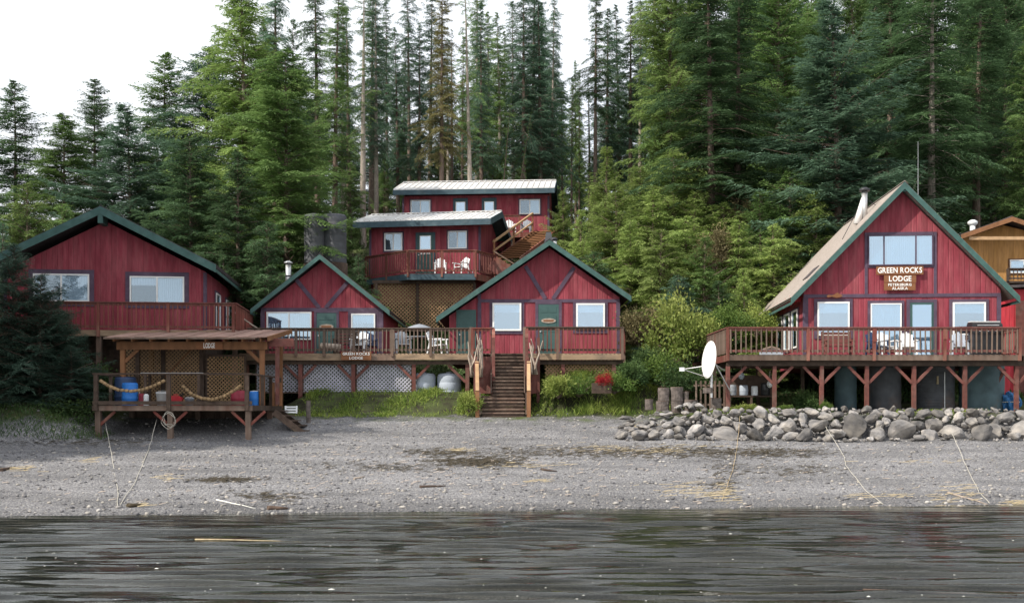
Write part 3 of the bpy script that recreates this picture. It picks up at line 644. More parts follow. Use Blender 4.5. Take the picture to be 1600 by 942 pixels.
rope('pale rope from the middle stilt of the shelter down the beach', [(PX(245, 35.7), 35.7, PZ(656, 35.7)), on(232, 705), on(212, 752), on(188, 790)])
rope('coiled rope hanging on the middle stilt of the shelter', [(PX(266 + (8 + a % 5)*math.cos(a*.55), 35.7), 35.7 - .06 - .004*a, PZ(652 + (10 + a % 3)*math.sin(a*.55) + a*.25, 35.7)) for a in range(30)], 'rope_pale', .010)
rope('long pale rope running from the boulder wall to the water', [on(1276, 645, .05), on(1288, 680, .35), on(1320, 716), on(1322, 728), on(1350, 765), on(1380, 789)])
rope('thin pale rope lying on the right side of the beach', [on(1487, 690, .3), on(1510, 730), on(1530, 770), on(1546, 787)])
rope('thin rope from the stone wall end to the water edge', [on(1156, 664, .3), on(1152, 700), on(1145, 735), on(1128, 783)], 'rope_tan')

# ------------------------------------------------------------ middle deck shared by the two cabins
DY = 42.0; f = Frame(DY, 640, 2.3)
t = thing('deck', 'long weathered deck with pale lattice skirt before the two middle cabins', 'deck', f.loc)
DZ = PZ(552, DY); zf = DZ - f.b; xa, xb, xc, xd = f.x(374), f.x(736), f.x(820), f.x(972)
n = 14
for i in range(n): MB().box(xa, xd, .02 + i*2.5/n, .02 + (i+1)*2.5/n - .008, zf - .04, zf).build('plank', 'deck_grey', t)
MB().box(xa, f.x(533) , -.05, .0, zf - .27, zf - .002).build('rim_beam', 'rim_tan', t); MB().box(f.x(533) + .004, f.x(617), -.045, .005, zf - .27, zf - .002).build('rim_beam', 'deck_grey', t); MB().box(f.x(617) + .004, xb, -.05, .0, zf - .25, zf - .002).build('rim_beam', 'rim_tan', t); MB().box(xc, xd, -.05, 0, zf - .25, zf - .002).build('rim_beam', 'rim_tan', t)
MB().box(xa, xb, .12, .28, zf - .42, zf - .275).build('girder', 'wood_dark', t); MB().box(xc, xd, .12, .28, zf - .42, zf - .275).build('girder', 'wood_dark', t)
railing(t, [(xa + .3, -.06), (xb, -.06)], zf, .92, posts={0: [f.x(q) - xa - .3 for q in (405, 463, 507, 553, 613, 673)] + [xb - xa - .3]}, step=.15, bm='deck_grey', pm='deck_grey', rm='wood_dark', drop=.12)
railing(t, [(xc, -.06), (xd, -.06), (xd + .35, 2.6)], zf, .96, posts={0: [0.02, f.x(871) - xc, xd - xc], 1: [.12, 1.3, 2.5]}, step=.155, bm='deck_red', pm='deck_grey', rm='wood_dark', drop=.25)
MB().box(xd + .001, xd + .05, -.04, 2.5, zf - .25, zf - .002).build('rim_beam', 'deck_grey', t)
for px in (468, 551, 646, 730, 880, 960):
    x = f.x(px); MB().box(x - .075, x + .075, .12, .27, g1(x + f.loc[0], DY) - f.b - .3, zf - .42).build('support_post', 'rail_red', t)
    if px < 700:
        for s in (-1, 1): MB().beam((x + s*.07, .19, zf - .98), (x + s*.60, .19, zf - .44), .06, .10).build('brace', 'rail_red', t)
MB().beam((f.x(730) - .07, .19, zf - 1.1), (f.x(730) - .75, .19, zf - .44), .06, .10).build('brace', 'rail_red', t)
for a, b_ in ((398, 465), (472, 548), (556, 641)):
    lattice(t, f.x(a), f.x(b_), f.z(612), f.z(563), .34, 'lattice_pale', .15, .05); board_frame(t, f.x(a), f.x(b_), f.z(612), f.z(563), .40, 'deck_grey', .05)
lattice(t, f.x(852), f.x(962), f.z(592), f.z(560), .34, 'lattice_brown', .14, .045)
sign('sign', 'brown sign reading GREEN ROCKS LODGE on the middle deck rim', 533, 580, 549.5, 562.5, DY - .17, [('GREEN ROCKS', .9), ('LODGE', .45)], .72)
for i, (px, lb) in enumerate(((662, 'cloudy white plastic water tank left of its twin under the middle deck'), (702, 'cloudy white plastic water tank nearest the stairs under the middle deck'))):
    Y = 42.75; z = PZ(623, Y); q = thing('water_tank', lb, 'tank', (PX(px, Y), Y, z), 0, None); r = .47
    mb = MB(); mb.tube([(0, 0, 0), (0, 0, .04), (0, 0, .3), (0, 0, .32), (0, 0, .34), (0, 0, .62), (0, 0, .64), (0, 0, .66), (0, 0, .86), (0, 0, .96), (0, 0, 1.0)], [r*.96, r, r, r*.98, r, r, r*.98, r, r, r*.93, r*.75], 28); mb.build('body', 'plastic_tank', q, True); lathe('cap', [(.12, 1.002), (.12, 1.05), (.1, 1.06)], None, 'plastic_grey', q)

# main stairs: a narrow upper flight and a wider lower flight
t = thing('staircase', 'dark open-tread staircase with red newel posts rising from beach to middle deck', 'stairs', (PX(790, 39.4), 39.4, g1(PX(790, 39.4), 39.4)))
ox, oy, oz = t.location; nt_ = 18; y0, y1 = 39.5, 42.0; z0, z1 = oz + .05, DZ
for i in range(nt_ + 1):
    q = i / nt_; Y = y0 + (y1 - y0)*q; z = z0 + (z1 - z0)*q; lo = i < 6
    a, b_ = (752, 820) if lo else (769, 818); a += (0 if lo else (i - 6)*.25)
    MB().box(PX(a, Y) - ox, PX(b_, Y) - ox, Y - oy - .02, Y - oy + .21, z - oz - .045, z - oz).build('tread', 'deck_grey' if i % 3 else 'wood_dark', t)
    if i < nt_: MB().box(PX(a + 1, Y) - ox, PX(b_ - 1, Y) - ox, Y - oy + .16, Y - oy + .18, z - oz, z - oz + (z1 - z0)/nt_ - .05).build('riser', 'wood_dark', t)
for (a, q0, q1) in ((750, 0, .33), (822, 0, .33), (767.5, .33, 1), (819.5, .33, 1)):
    Ya, Yb = y0 + (y1 - y0)*q0, y0 + (y1 - y0)*q1
    MB().beam((PX(a, Ya) - ox, Ya - oy, z0 + (z1 - z0)*q0 - oz - .02), (PX(a, Yb) - ox, Yb - oy, z0 + (z1 - z0)*q1 - oz - .02), .05, .26).build('stringer', 'wood_dark', t)
for px0, px1 in ((746, 745), (826, 826)):
    pa = Vector((PX(px0, 39.5) - ox, .1, .85)); pb = Vector((PX(px1, 40.6) - ox, 1.2, 2.0)) 
    MB().box(pa.x - .07, pa.x + .07, 0.03, .17, -.3, .95).build('newel_post', 'cedar', t)
    MB().box(pb.x - .09, pb.x + .09, 1.14, 1.32, -.3, 2.05).build('newel_post', 'rail_red', t)
    MB().beam(pa + Vector((0, -.08, .12)), pb + Vector((0, .05, .08)), .13, .045).build('handrail', 'cedar_light', t)
    MB().beam(pa + Vector((0, 0, -.35)), pb + Vector((0, 0, -.4)), .05, .10).build('mid_rail', 'rail_red', t)
for px, Y in ((736, 41.9), (770, 41.9), (819.5, 41.9), (771, 41.1), (823, 41.0), (841, 41.2)):
    lowp = Y < 41.5; zt = DZ - oz + (1.0 if not lowp else .55); x = PX(px, Y) - ox
    MB().box(x - .06, x + .06, Y - oy - .06, Y - oy + .06, .5 if lowp else DZ - oz - .9, zt).build('newel_post', 'rail_red' if lowp else 'deck_grey', t)
for px, Y0_, Y1_ in ((771, 41.1, 41.9), (823, 41.0, 41.9)): MB().beam((PX(px, Y0_) - ox, Y0_ - oy, DZ - oz + .5), (PX(px, Y1_) - ox, Y1_ - oy, DZ - oz + .95), .12, .04).build('handrail', 'deck_red', t)
MB().box(PX(740, 41.2) - ox, PX(768, 41.2) - ox, 1.75, 1.85, .9, 2.3).build('side_panel', 'rail_red', t); MB().box(PX(824, 41.2) - ox, PX(840, 41.2) - ox, 1.75, 1.85, .9, 2.25).build('side_panel', 'rail_red', t)
railing(t, [(PX(738, 41.9) - ox, 2.45), (PX(769, 41.9) - ox, 2.45)], DZ - oz, .92, posts={0: []} if False else {0: [0.0]}, step=.14, rm='deck_red', bm='deck_red')
def driftwood(label, px, Y, z, n, hgt, sd):
    rg = random.Random(sd); t = thing('driftwood', label, 'driftwood', (PX(px, Y), Y, z))
    for i in range(n):
        a = rg.uniform(-.25, .25); p = [Vector((a, rg.uniform(-.06, .06), 0))]
        for k in range(4): p.append(p[-1] + Vector((rg.uniform(-.12, .12), rg.uniform(-.05, .05), hgt/4*rg.uniform(.6, 1.2))))
        MB().tube(p, [.045, .04, .032, .025, .012], 6).build('branch', 'driftwood', t, True)
driftwood('bundle of grey driftwood poles left of the stair head', 743, 40.95, DZ - .95, 9, 1.5, 2); driftwood('bundle of grey driftwood poles right of the stair head', 837, 40.95, DZ - .85, 7, 1.3, 4)

# ------------------------------------------------------------ small middle cabin (left)
CY = 44.5; f = Frame(CY, 503, DZ); bz = 0
t = thing('cabin', 'small red gabled cabin with V braces and steel stovepipe, left of the lattice', 'cabin', f.loc)
xl, xr = f.x(408), f.x(598); L1 = 6
MB().prism([(xl, -.25), (xr, -.25), (xr, f.z(482)), (0, f.z(408)), (xl, f.z(482))], 0, L1).build('wall', 'red', t)
gable_roof(t, 0, f.z(399), f.x(396), f.z(484), f.x(611), f.z(486), -.5, L1 + .4, 'roof_dark', fh=.20, t=.10)
MB().box(xl, xr, -.035, .01, f.z(486.5), f.z(481)).build('band_board', 'purple', t)
MB().box(xl - .02, xl + .15, -.033, .1, 0, f.z(486.5) - .002).build('corner_board', 'purple', t); MB().box(xr - .22, xr + .02, -.033, .1, 0, f.z(486.5) - .002).build('corner_board', 'purple', t)
for a, b_ in (((463, 437), (499, 481)), ((544, 440), (509, 481))):
    MB().beam((f.x(a[0]), -.02, f.z(a[1])), (f.x(b_[0]), -.02, f.z(b_[1])), .16, .03, up=(0, 1, 0)).build('brace_board', 'purple', t)
window(t, f.x(417), f.x(487), f.z(531), f.z(487.5), tw=.01, trim=None, behind='curtain')
window(t, f.x(549), f.x(586.5), f.z(536), f.z(490), splits=(), behind='half', tw=.13)
door(t, f.x(495), f.x(526), .03, f.z(489), trim='purple', tw=.10)
p = MB().tube([(f.x(438), 1.6, f.z(452)), (f.x(438), 1.6, f.z(404))], .12, 14).build('stovepipe', 'metal_pipe', t, True); MB().tube([(f.x(438), 1.6, f.z(403.5)), (f.x(438), 1.6, f.z(402)), (f.x(438), 1.6, f.z(399))], [.19, .19, .05], 14).build('pipe_cap', 'metal_pipe', p, True); MB().tube([(f.x(438), 1.6, f.z(425)), (f.x(438), 1.6, f.z(423))], .135, 14).build('pipe_band', 'metal_dark', p, True)

# ------------------------------------------------------------ larger middle cabin
f = Frame(CY, 858, DZ)
t = thing('cabin', 'red cabin with wide gable, lean-to and V braces at the head of the stairs', 'cabin', f.loc)
xl, xr, xm = f.x(702), f.x(968), f.x(747); L2 = 6.5
zr = lambda px: f.z(386 + abs(px - 858)*(.715 if px > 858 else .69))
MB().prism([(xl, -.25), (xr, -.25), (xr, zr(968)), (0, f.z(387)), (xl, zr(702))], 0, L2).build('wall', 'red', t)
gable_roof(t, 0, f.z(377), f.x(683), f.z(496), f.x(984), f.z(464), -.55, L2 + .4, 'roof_dark', fh=.22, t=.11)
MB().box(xm, xr, -.035, .01, f.z(472.5), f.z(467.5)).build('band_board', 'purple', t)
for a, b_ in ((xm - .02, xm + .13), (xr - .14, xr + .02)): MB().box(a, b_, -.033, .1, 0, f.z(472.5) - .002).build('corner_board', 'purple', t)
MB().box(xm - .02, xm + .12, -.033, .01, f.z(467.5) + .002, f.z(459)).build('corner_board', 'purple', t)
for a, b_ in (((821, 416), (852, 467)), ((897, 418), (864, 467))):
    MB().beam((f.x(a[0]), -.02, f.z(a[1])), (f.x(b_[0]), -.02, f.z(b_[1])), .16, .03, up=(0, 1, 0)).build('brace_board', 'purple', t)
window(t, f.x(769.5), f.x(814.5), f.z(517), f.z(473.5), splits=(), behind='half', tw=.12, fw=.07); window(t, f.x(900), f.x(945), f.z(516), f.z(474), splits=(), behind='half', tw=.12, fw=.07)
door(t, f.x(841), f.x(873), .03, f.z(475.5), tw=.12); door(t, f.x(715), f.x(742), .03, f.z(486), plaque=False, tw=.05, trim='door_green')
p = MB().tube([(.28, 2.2, f.z(400)), (.28, 2.2, f.z(364))], .12, 14).build('stovepipe', 'plastic_white', t, True); MB().tube([(.28, 2.2, f.z(363)), (.28, 2.2, f.z(360)), (.28, 2.2, f.z(358))], [.17, .17, .06], 14).build('pipe_cap', 'metal_dark', p, True)
MB().prism([(-.22, f.z(383)), (.2, f.z(383)), (.13, f.z(366)), (.1, f.z(359)), (-.1, f.z(359)), (-.13, f.z(366))], .6, .95).build('ridge_vent', 'tank_poly', t)

# furniture of the middle deck
plastic_chair('chair', 'tilted white plastic chair by the lean-to of the wide cabin', (PX(684, 43.2), 43.2, DZ), R(70))
plastic_chair('chair', 'grey plastic chair left of the round patio table', (PX(629, 43), 43, DZ), R(15), 'plastic_grey'); plastic_chair('chair', 'white plastic chair under the right window of the small cabin', (PX(562, 43.4), 43.4, DZ), R(-10)); plastic_chair('chair', 'blue plastic chair under the right window of the small cabin', (PX(577, 43.6), 43.6, DZ), R(20), 'plastic_navy')
bench('bench', 'dark wooden bench right of the small cabin door', (PX(541, 43.5), 43.5, DZ), 0, 1.0, 'wood_dark')
t = thing('patio_table', 'round patio table under a low grey canopy between the cabins', 'table', (PX(655, 43.6), 43.6, DZ)); lathe('table_top', [(.6, .70), (.62, .72), (.6, .74)], None, 'plastic_grey', t); lathe('pedestal', [(.25, 0), (.05, .08), (.05, 1.25)], None, 'metal_dark', t, 10)
lathe('canopy', [(.62, 1.02), (.45, 1.13), (.2, 1.22), (.02, 1.26)], None, 'plastic_grey', t, 8)
t = thing('log_bench', 'pale log bench on deck before the small cabin door', 'bench', (PX(517, 43.2), 43.2, DZ)); MB().tube([(-.4, 0, .36), (.4, 0, .30)], .13, 10).build('log', 'driftwood', t, True); [MB().box(x - .05, x + .05, -.1, .1, 0, .24).build('leg', 'wood_dark', t) for x in (-.28, .28)]

# ------------------------------------------------------------ upper cabins
f = Frame(58, 665, PZ(428, 58))
t = thing('upper_cabin', 'red cabin with pale metal roof and white chairs above the lattice', 'cabin', f.loc, R(-9))
xl, xr = f.x(577), f.x(752); L3 = 5.2; ze, zr_ = f.z(350) - .12, f.z(334) + .36
MB().add([(xl, 0, -1.5), (xr, 0, -1.5), (xr, L3, -1.5), (xl, L3, -1.5), (xl, 0, ze), (xr, 0, ze), (xr, L3, ze), (xl, L3, ze), (xl, L3/2, zr_ - .05), (xr, L3/2, zr_ - .05)],
         [(0, 1, 5, 4), (1, 2, 6, 9, 5), (2, 3, 7, 6), (3, 0, 4, 8, 7), (0, 3, 2, 1), (4, 5, 9, 8), (8, 9, 6, 7)]).build('wall', 'red', t)
def metal_roof(t, x0, x1, yf, yr, yb, ze, zr, n, fm, drop=.30):
    for i in range(n):
        a = x0 + (x1 - x0)*i/n; b_ = x0 + (x1 - x0)*(i + 1)/n
        p = MB().slab([(a, yf, ze), (b_ - .006, yf, ze), (b_ - .006, yr, zr), (a, yr, zr)], .03).build('roof_panel', 'metal_roof', t)
        MB().beam((a + .03, yf, ze + .025), (a + .03, yr, zr + .025), .05, .05).build('rib', 'metal_roof', p)
    MB().slab([(x0, yr, zr), (x1, yr, zr), (x1, yb, ze), (x0, yb, ze)], .03).build('rear_roof', 'metal_roof', t)
    MB().slab([(x0 + .02, yf + .03, ze - .05), (x1 - .02, yf + .03, ze - .05), (x1 - .02, yr, zr - .05), (x0 + .02, yr, zr - .05)], .12).build('roof_deck', fm, t); MB().slab([(x0 + .02, yr, zr - .05), (x1 - .02, yr, zr - .05), (x1 - .02, yb, ze - .05), (x0 + .02, yb, ze - .05)], .12).build('roof_deck', fm, t)
    MB().box(x0, x1, yf - .02, yf + .028, ze - drop, ze - .034).build('fascia', fm, t)
    for x, s in ((x0 - .03, -1), (x1 + .0, 1)):
        for (ya, yb_) in ((yf, yr), (yb, yr)): MB().add([(x, ya, ze), (x, yr, zr), (x, yr, zr - drop), (x, ya, ze - drop), (x + .03, ya, ze), (x + .03, yr, zr), (x + .03, yr, zr - drop), (x + .03, ya, ze - drop)], [(0, 1, 2, 3), (7, 6, 5, 4), (0, 4, 5, 1), (1, 5, 6, 2), (2, 6, 7, 3), (3, 7, 4, 0)]).build('rake_board', fm, t)
    MB().beam((x0, yr, zr + .04), (x1, yr, zr + .04), .25, .03).build('ridge_cap', 'metal_roof', t)
metal_roof(t, f.x(556), f.x(773), -.9, L3/2, L3 + .7, f.z(348), f.z(334) + .48, 26, 'blue_trim', .34)
for x in (xl, xr): MB().box(x - .1, x + .02, -.03, .1, 0, ze - .1).build('corner_board', 'purple', t)
window(t, f.x(599), f.x(628), f.z(391), f.z(363), behind=('shade_panel', 'curtain'), tw=.07, pane='glass_dim'); window(t, f.x(701), f.x(731), f.z(390), f.z(362.5), behind=('shade_panel', 'curtain'), tw=.07, pane='glass_dim')
d = door(t, f.x(652), f.x(678), .02, f.z(366), 'door_green', 'blue_trim', glass=(.2, .8, .62, .94, 'paint_white'), plaque=False, tw=.09)
for i in range(4): MB().box(f.x(657 + i*4.4), f.x(660 + i*4.4), -.075, -.05, f.z(397.5), f.z(395.5)).build('name_letter', 'paint_white', d)
f2 = Frame(55.8, 690, PZ(427, 55.8))
t = thing('deck', 'upper deck with chamfered corners and blue rim above brown lattice', 'deck', f2.loc)
P5 = [(PX(572, 58.2) - f2.loc[0], 2.4), (f2.x(638), 0), (f2.x(743), 0), (PX(774, 57.6) - f2.loc[0], 1.8)]
zt = .0
MB().add([(x, y, .0) for x, y in P5 + [(P5[3][0], 5), (P5[0][0], 5)]] + [(x, y, -.06) for x, y in P5 + [(P5[3][0], 5), (P5[0][0], 5)]], [tuple(range(6)), tuple(range(11, 5, -1))] + [(i, i + 6, (i+1) % 6 + 6, (i+1) % 6) for i in range(6)]).build('floor', 'deck_red', t)
for i, mm_ in enumerate(('blue_trim', 'blue_trim', 'deck_red')):
    a, b_ = P5[i], P5[i+1]; MB().beam((a[0], a[1] - .03, -.19), (b_[0], b_[1] - .03, -.19), .05, .30).build('rim_beam', mm_, t)
railing(t, [(x, y - .05) for x, y in P5], .0, 1.12, step=.17, drop=.2, post_every=2.2, pm='deck_red', bm='rail_red', rm='deck_red')
MB().box(f2.x(580), f2.x(742), .45, .6, -.46, -.3).build('girder', 'wood_dark', t)
for px in (586, 651, 741): MB().box(f2.x(px) - .07, f2.x(px) + .07, .42, .44 + .1, -3.2, -.46).build('support_post', 'wood_dark', t)
lattice(t, f2.x(581), f2.x(741), f2.z(512), f2.z(437), .7, 'lattice_brown', .19, .055)
plastic_chair('chair', 'white plastic chair facing out beside upper cabin door', (PX(688, 56.8), 56.8, f2.b), R(4)); plastic_chair('chair', 'white plastic chair turned sideways at right on the upper deck', (PX(721, 56.6), 56.6, f2.b), R(-40))
MB_ = thing('stool', 'tiny white stool at the right end of the upper deck', 'stool', (PX(735, 56.5), 56.5, f2.b)); MB().box(-.14, .14, -.14, .14, .2, .24).build('seat', 'plastic_white', MB_)
for a in (-1, 1):
    for b_ in (-1, 1): MB().box(a*.11 - .02, a*.11 + .02, b_*.11 - .02, b_*.11 + .02, 0, .199).build('leg', 'plastic_white', MB_)

f = Frame(66, 742, PZ(365, 66))
t = thing('upper_cabin', 'topmost long red cabin with pale metal roof and four front openings', 'cabin', f.loc, R(-4))
xl, xr = f.x(630), f.x(858); L4 = 5.6; ze = f.z(303) - .1; zr_ = f.z(285) + .50
MB().add([(xl, 0, -1.2), (xr, 0, -1.2), (xr, L4, -1.2), (xl, L4, -1.2), (xl, 0, ze), (xr, 0, ze), (xr, L4, ze), (xl, L4, ze), (xl, L4/2, zr_), (xr, L4/2, zr_)],
         [(0, 1, 5, 4), (1, 2, 6, 9, 5), (2, 3, 7, 6), (3, 0, 4, 8, 7), (0, 3, 2, 1), (4, 5, 9, 8), (8, 9, 6, 7)]).build('wall', 'red', t)
metal_roof(t, f.x(617), f.x(867), -.8, L4/2, L4 + .7, f.z(299), f.z(285) + .62, 28, 'blue_trim', .32)
window(t, f.x(641), f.x(672), f.z(335), f.z(312), behind=('shade_panel', 'curtain'), tw=.07, pane='glass_dim'); window(t, f.x(812), f.x(844), f.z(336), f.z(313), behind=('shade_panel', 'curtain'), tw=.07, pane='glass_dim')
for a in (711, 756): door(t, f.x(a), f.x(a + 17), .02, f.z(313), 'door_green', 'blue_trim', glass=(.12, .88, .66, .93, 'paint_white'), plaque=False, tw=.12)
for x in (xl, xr): MB().box(x - .1, x + .02, -.03, .1, 0, ze - .1).build('corner_board', 'purple', t)
f3 = Frame(64, 780, PZ(363, 64))
t = thing('deck', 'topmost deck with red railing before the long cabin', 'deck', f3.loc)
MB().box(f3.x(632), f3.x(812), .02, 2.0, -.12, 0).build('floor', 'deck_red', t); railing(t, [(f3.x(632), 0), (f3.x(812), 0)], 0, .95, step=.18, bm='rail_red', drop=.3); MB().box(f3.x(812), f3.x(872), .02, 2.4, -.14, 0).build('landing', 'cedar', t); MB().box(f3.x(632), f3.x(872), -.03, .018, -.3, -.0).build('rim_beam', 'deck_red', t)
for px in (640, 720, 800, 866): MB().box(f3.x(px) - .07, f3.x(px) + .07, .1, .24, -2.6, -.14).build('support_post', 'wood_dark', t)
plastic_chair('chair', 'white plastic chair on the topmost deck behind its railing', (PX(797, 65), 65, f3.b), R(10)); plastic_chair('chair', 'grey plastic chair on the topmost deck by the stair head', (PX(822, 65), 65, f3.b), R(-10), 'plastic_grey')
# orange stairs between the upper cabins
A = Vector((PX(792, 58.5), 58.5, PZ(404, 58.5))); B_ = Vector((PX(852, 63.6), 63.6, PZ(360, 63.6)))
t = thing('staircase', 'orange wooden staircase climbing right between the two upper cabins', 'stairs', A)
d = B_ - A; hd = Vector((d.x, d.y, 0)).normalized(); sd_ = Vector((hd.y, -hd.x, 0)); n = 15
for i in range(n):
    p = d*((i + .5)/n); rz = math.atan2(hd.y, hd.x); put('tread', _bal.setdefault('tread_o', MB().box(-.17, .17, -.75, .75, -.05, 0).mesh('tread')), 'cedar', t, p, (0, 0, rz))
for s in (-1, 1):
    MB().beam(sd_*s*.78 + Vector((0, 0, -.12)), d + sd_*s*.78 + Vector((0, 0, -.12)), .06, .30).build('stringer', 'deck_red', t)
s = -1
MB().beam(sd_*s*.8 + Vector((0, 0, .95)), d + sd_*s*.8 + Vector((0, 0, 1.05)), .10, .10).build('handrail', 'cedar_light', t); MB().beam(sd_*s*.8 + Vector((0, 0, .45)), d + sd_*s*.8 + Vector((0, 0, .5)), .08, .08).build('mid_rail', 'cedar_light', t)
MB().beam(sd_*.8 + Vector((0, 0, -.5)) - d*.05, d*.3 + sd_*.8 + Vector((0, 0, -.3)), .08, .08).build('handrail', 'deck_grey', t)
for q in (.02, .5, 1.):
    p = d*q + sd_*s*.8; MB().box(p.x - .05, p.x + .05, p.y - .05, p.y + .05, p.z - .5, p.z + 1.06).build('post', 'cedar', t)
s2 = thing('staircase', 'lower flight of dark red wooden steps beside the upper deck', 'stairs', (PX(774, 57.5), 57.5, PZ(428, 57.5)))
for i in range(9): MB().box(.05 + i*.24, .33 + i*.24, -.5, .6, .75 - i*.17, .80 - i*.17).build('tread', 'cedar', s2)
for y in (-.53, .63): MB().beam((0, y, .72), (2.2, y, -.75), .05, .3).build('stringer', 'deck_red', s2)
MB().beam((-.05, -.55, 1.1), (2.2, -.55, -.3), .08, .07).build('handrail', 'deck_grey', s2); MB().beam((-.3, -.62, .4), (1.9, -.62, -.75), .05, .5).build('side_panel', 'rail_red', s2)
for i, (px, lb) in enumerate(((491, 'dark grey ribbed water tank left of the pair behind the small cabin'), (522, 'dark grey ribbed water tank on the right behind the small cabin'))):
    Y = 54 + i*.5; z0 = PZ(412, Y); h = PZ(338 - i*0, Y) - z0; r = .62 if i else .5
    q = thing('water_tank', lb, 'tank', (PX(px, Y), Y, z0)); pr = [(r, 0)]
    for j in range(7): pr += [(r, h*(j + .1)/7), (r, h*(j + .8)/7), (r*.988, h*(j + .87)/7), (r*.988, h*(j + .97)/7)]
    lathe('body', pr + [(r*.97, h), (r*.9, h + .05)], None, 'tank_poly', q, 28); lathe('lid', [(.2, h + .051), (.2, h + .1), (.17, h + .12)], None, 'tank_poly', q)
    MB().box(-.02, .02, -r - .03, -r + .01, -1.5, .0).build('stand', 'wood_dark', q); lathe('base', [(r*1.1, -1.6), (r*1.1, -.002)], None, 'wood_dark', q)

# ------------------------------------------------------------ the lodge on the right
LY = 42; LZ = PZ(554, 39); f = Frame(LY, 1408, LZ)
t = thing('lodge', 'large steep-gabled red lodge with three-part loft window and hanging signs', 'lodge', f.loc, R(-4))
xl, xr = f.x(1258), f.x(1559); L5 = 8.5
MB().prism([(xl, -.3), (xr, -.3), (xr, f.z(452)), (0, f.z(298)), (xl, f.z(452))], 0, L5).build('wall', 'red', t)
gable_roof(t, 0, f.z(287), f.x(1235), f.z(465), f.x(1581), f.z(465), -.45, L5 + .5, 'roof_tan', fh=.27, t=.12)
MB().prism([(-.38, f.z(303)), (.38, f.z(303)), (.0, f.z(293))], -.44, -.40).build('gable_plate', 'green', t)
MB().box(xl, xr, -.035, .01, f.z(464.5), f.z(459)).build('band_board', 'purple', t)
for a, b_ in ((1258, 1265), (1554, 1559.5)): MB().box(f.x(a) - .02, f.x(b_), -.033, .1, 0, f.z(464.5) - .002).build('corner_board', 'purple', t)
for a in (1352, 1457.5): MB().box(f.x(a), f.x(a + 4.5), -.033, .01, f.z(459) + .002, f.z(363)).build('trim_board', 'purple', t)
MB().box(f.x(1357), f.x(1457), -.034, .01, f.z(367), f.z(362.8)).build('trim_board', 'purple', t); MB().box(f.x(1357), f.x(1457), -.034, .01, f.z(418), f.z(415)).build('trim_board', 'purple', t)
window(t, f.x(1357), f.x(1456.5), f.z(415), f.z(367.3), splits=(.245, .735), trim=None, frame='purple', fw=.04)
window(t, f.x(1279), f.x(1328.5), f.z(524), f.z(471), splits=(), behind='half', tw=.12, fw=.06)
window(t, f.x(1361), f.x(1408), f.z(545), f.z(474), splits=(), trim='purple', frame='paint_white', tw=.11, fw=.04, behind='curtain')
window(t, f.x(1486), f.x(1536), f.z(524), f.z(473), splits=(), behind='half', tw=.12, fw=.06)
door(t, f.x(1421), f.x(1457), .02, f.z(473), 'door_green', 'purple', glass=(.10, .90, .05, .96), plaque=False, tw=.12)
for a in (1.0, 2.7, 4.4): window(t, a, a + 1.2, f.z(540), f.z(478), splits=(), sd=(xl, -1), behind='shade_panel', tw=.08, fw=.07)
for i in range(9): MB().box(f.x(1237) + .08, xl, .5 + i*.95, .62 + i*.95, f.z(468), f.z(459)).build('rafter_tail', 'red_bright', t)
MB().box(f.x(1309) + 0, f.x(1309) + .9, 2.6, 4.0, 0, 0.01) if False else None
sl_ = lambda x: f.z(287) + (f.z(465) - f.z(287)) * (x / f.x(1235))     # roof height at x < 0
# skylight lying in the left slope
q = [(x, y, sl_(x) + .05) for x, y in ((f.x(1286), .5), (f.x(1268), .5), (f.x(1268), 1.5), (f.x(1286), 1.5))]
MB().slab(q, .06).build('skylight', 'roof_dark', t)
# stovepipe with guy wires
xc_ = f.x(1372); zb = sl_(xc_)
p = MB().tube([(xc_, 2.0, zb - .3), (xc_, 2.0, f.z(283))], .115, 14).build('stovepipe', 'metal_pipe', t, True); MB().tube([(xc_, 2, f.z(282.6)), (xc_, 2, f.z(279)), (xc_, 2, f.z(276))], [.21, .21, .08], 14).build('pipe_cap', 'metal_dark', p, True); MB().tube([(xc_ - .30, 1.98, zb - .30), (xc_ - .06, 1.98, zb + .75)], [.16, .07], 10).build('flashing', 'metal_roof', p, True)
MB().tube([(xc_, 2, f.z(292)), (f.x(1336), 2, sl_(f.x(1336)))], .014, 5).build('guy_wire', 'metal_dark', p); MB().tube([(xc_, 2, f.z(292)), (f.x(1390), 2.0, sl_(f.x(1390)))], .014, 5).build('guy_wire', 'metal_dark', p)
p = MB().tube([(f.x(1441), .6, f.z(325)), (f.x(1441), .6, f.z(216))], [.011, .005], 6).build('whip_antenna', 'metal_pipe', t)
SY = LY - .13
sign('sign', 'upper sign board reading GREEN ROCKS beneath the lodge loft window', 1370, 1442, 416, 429, SY, [('GREEN ROCKS', .94)], .74, rz=R(-4)); sign('sign', 'middle sign board reading LODGE on the lodge gable', 1382, 1431, 430, 441.5, SY, [('LODGE', .7)], .82, rz=R(-4)); sign('sign', 'lowest sign board reading PETERSBURG ALASKA on the lodge gable', 1382, 1430, 442, 453.5, SY, [('PETERSBURG', .74), ('ALASKA', .5)], .78, rz=R(-4))
t = thing('fish_plaque', 'carved brown fish mounted above the left lodge window', 'plaque', (PX(1304, LY + .12), LY + .12, PZ(466, LY)), R(-4))
MB().prism([(-.32, .09), (-.26, .14), (-.12, .12), (.05, .19), (.2, .16), (.30, .10), (.2, .04), (.05, .02), (-.12, .07), (-.27, .03)], -.09, -.045).build('body', 'sign_wood', t); MB().prism([(0, .18), (.12, .23), (.14, .17)], -.08, -.05).build('fin', 'sign_wood', t)

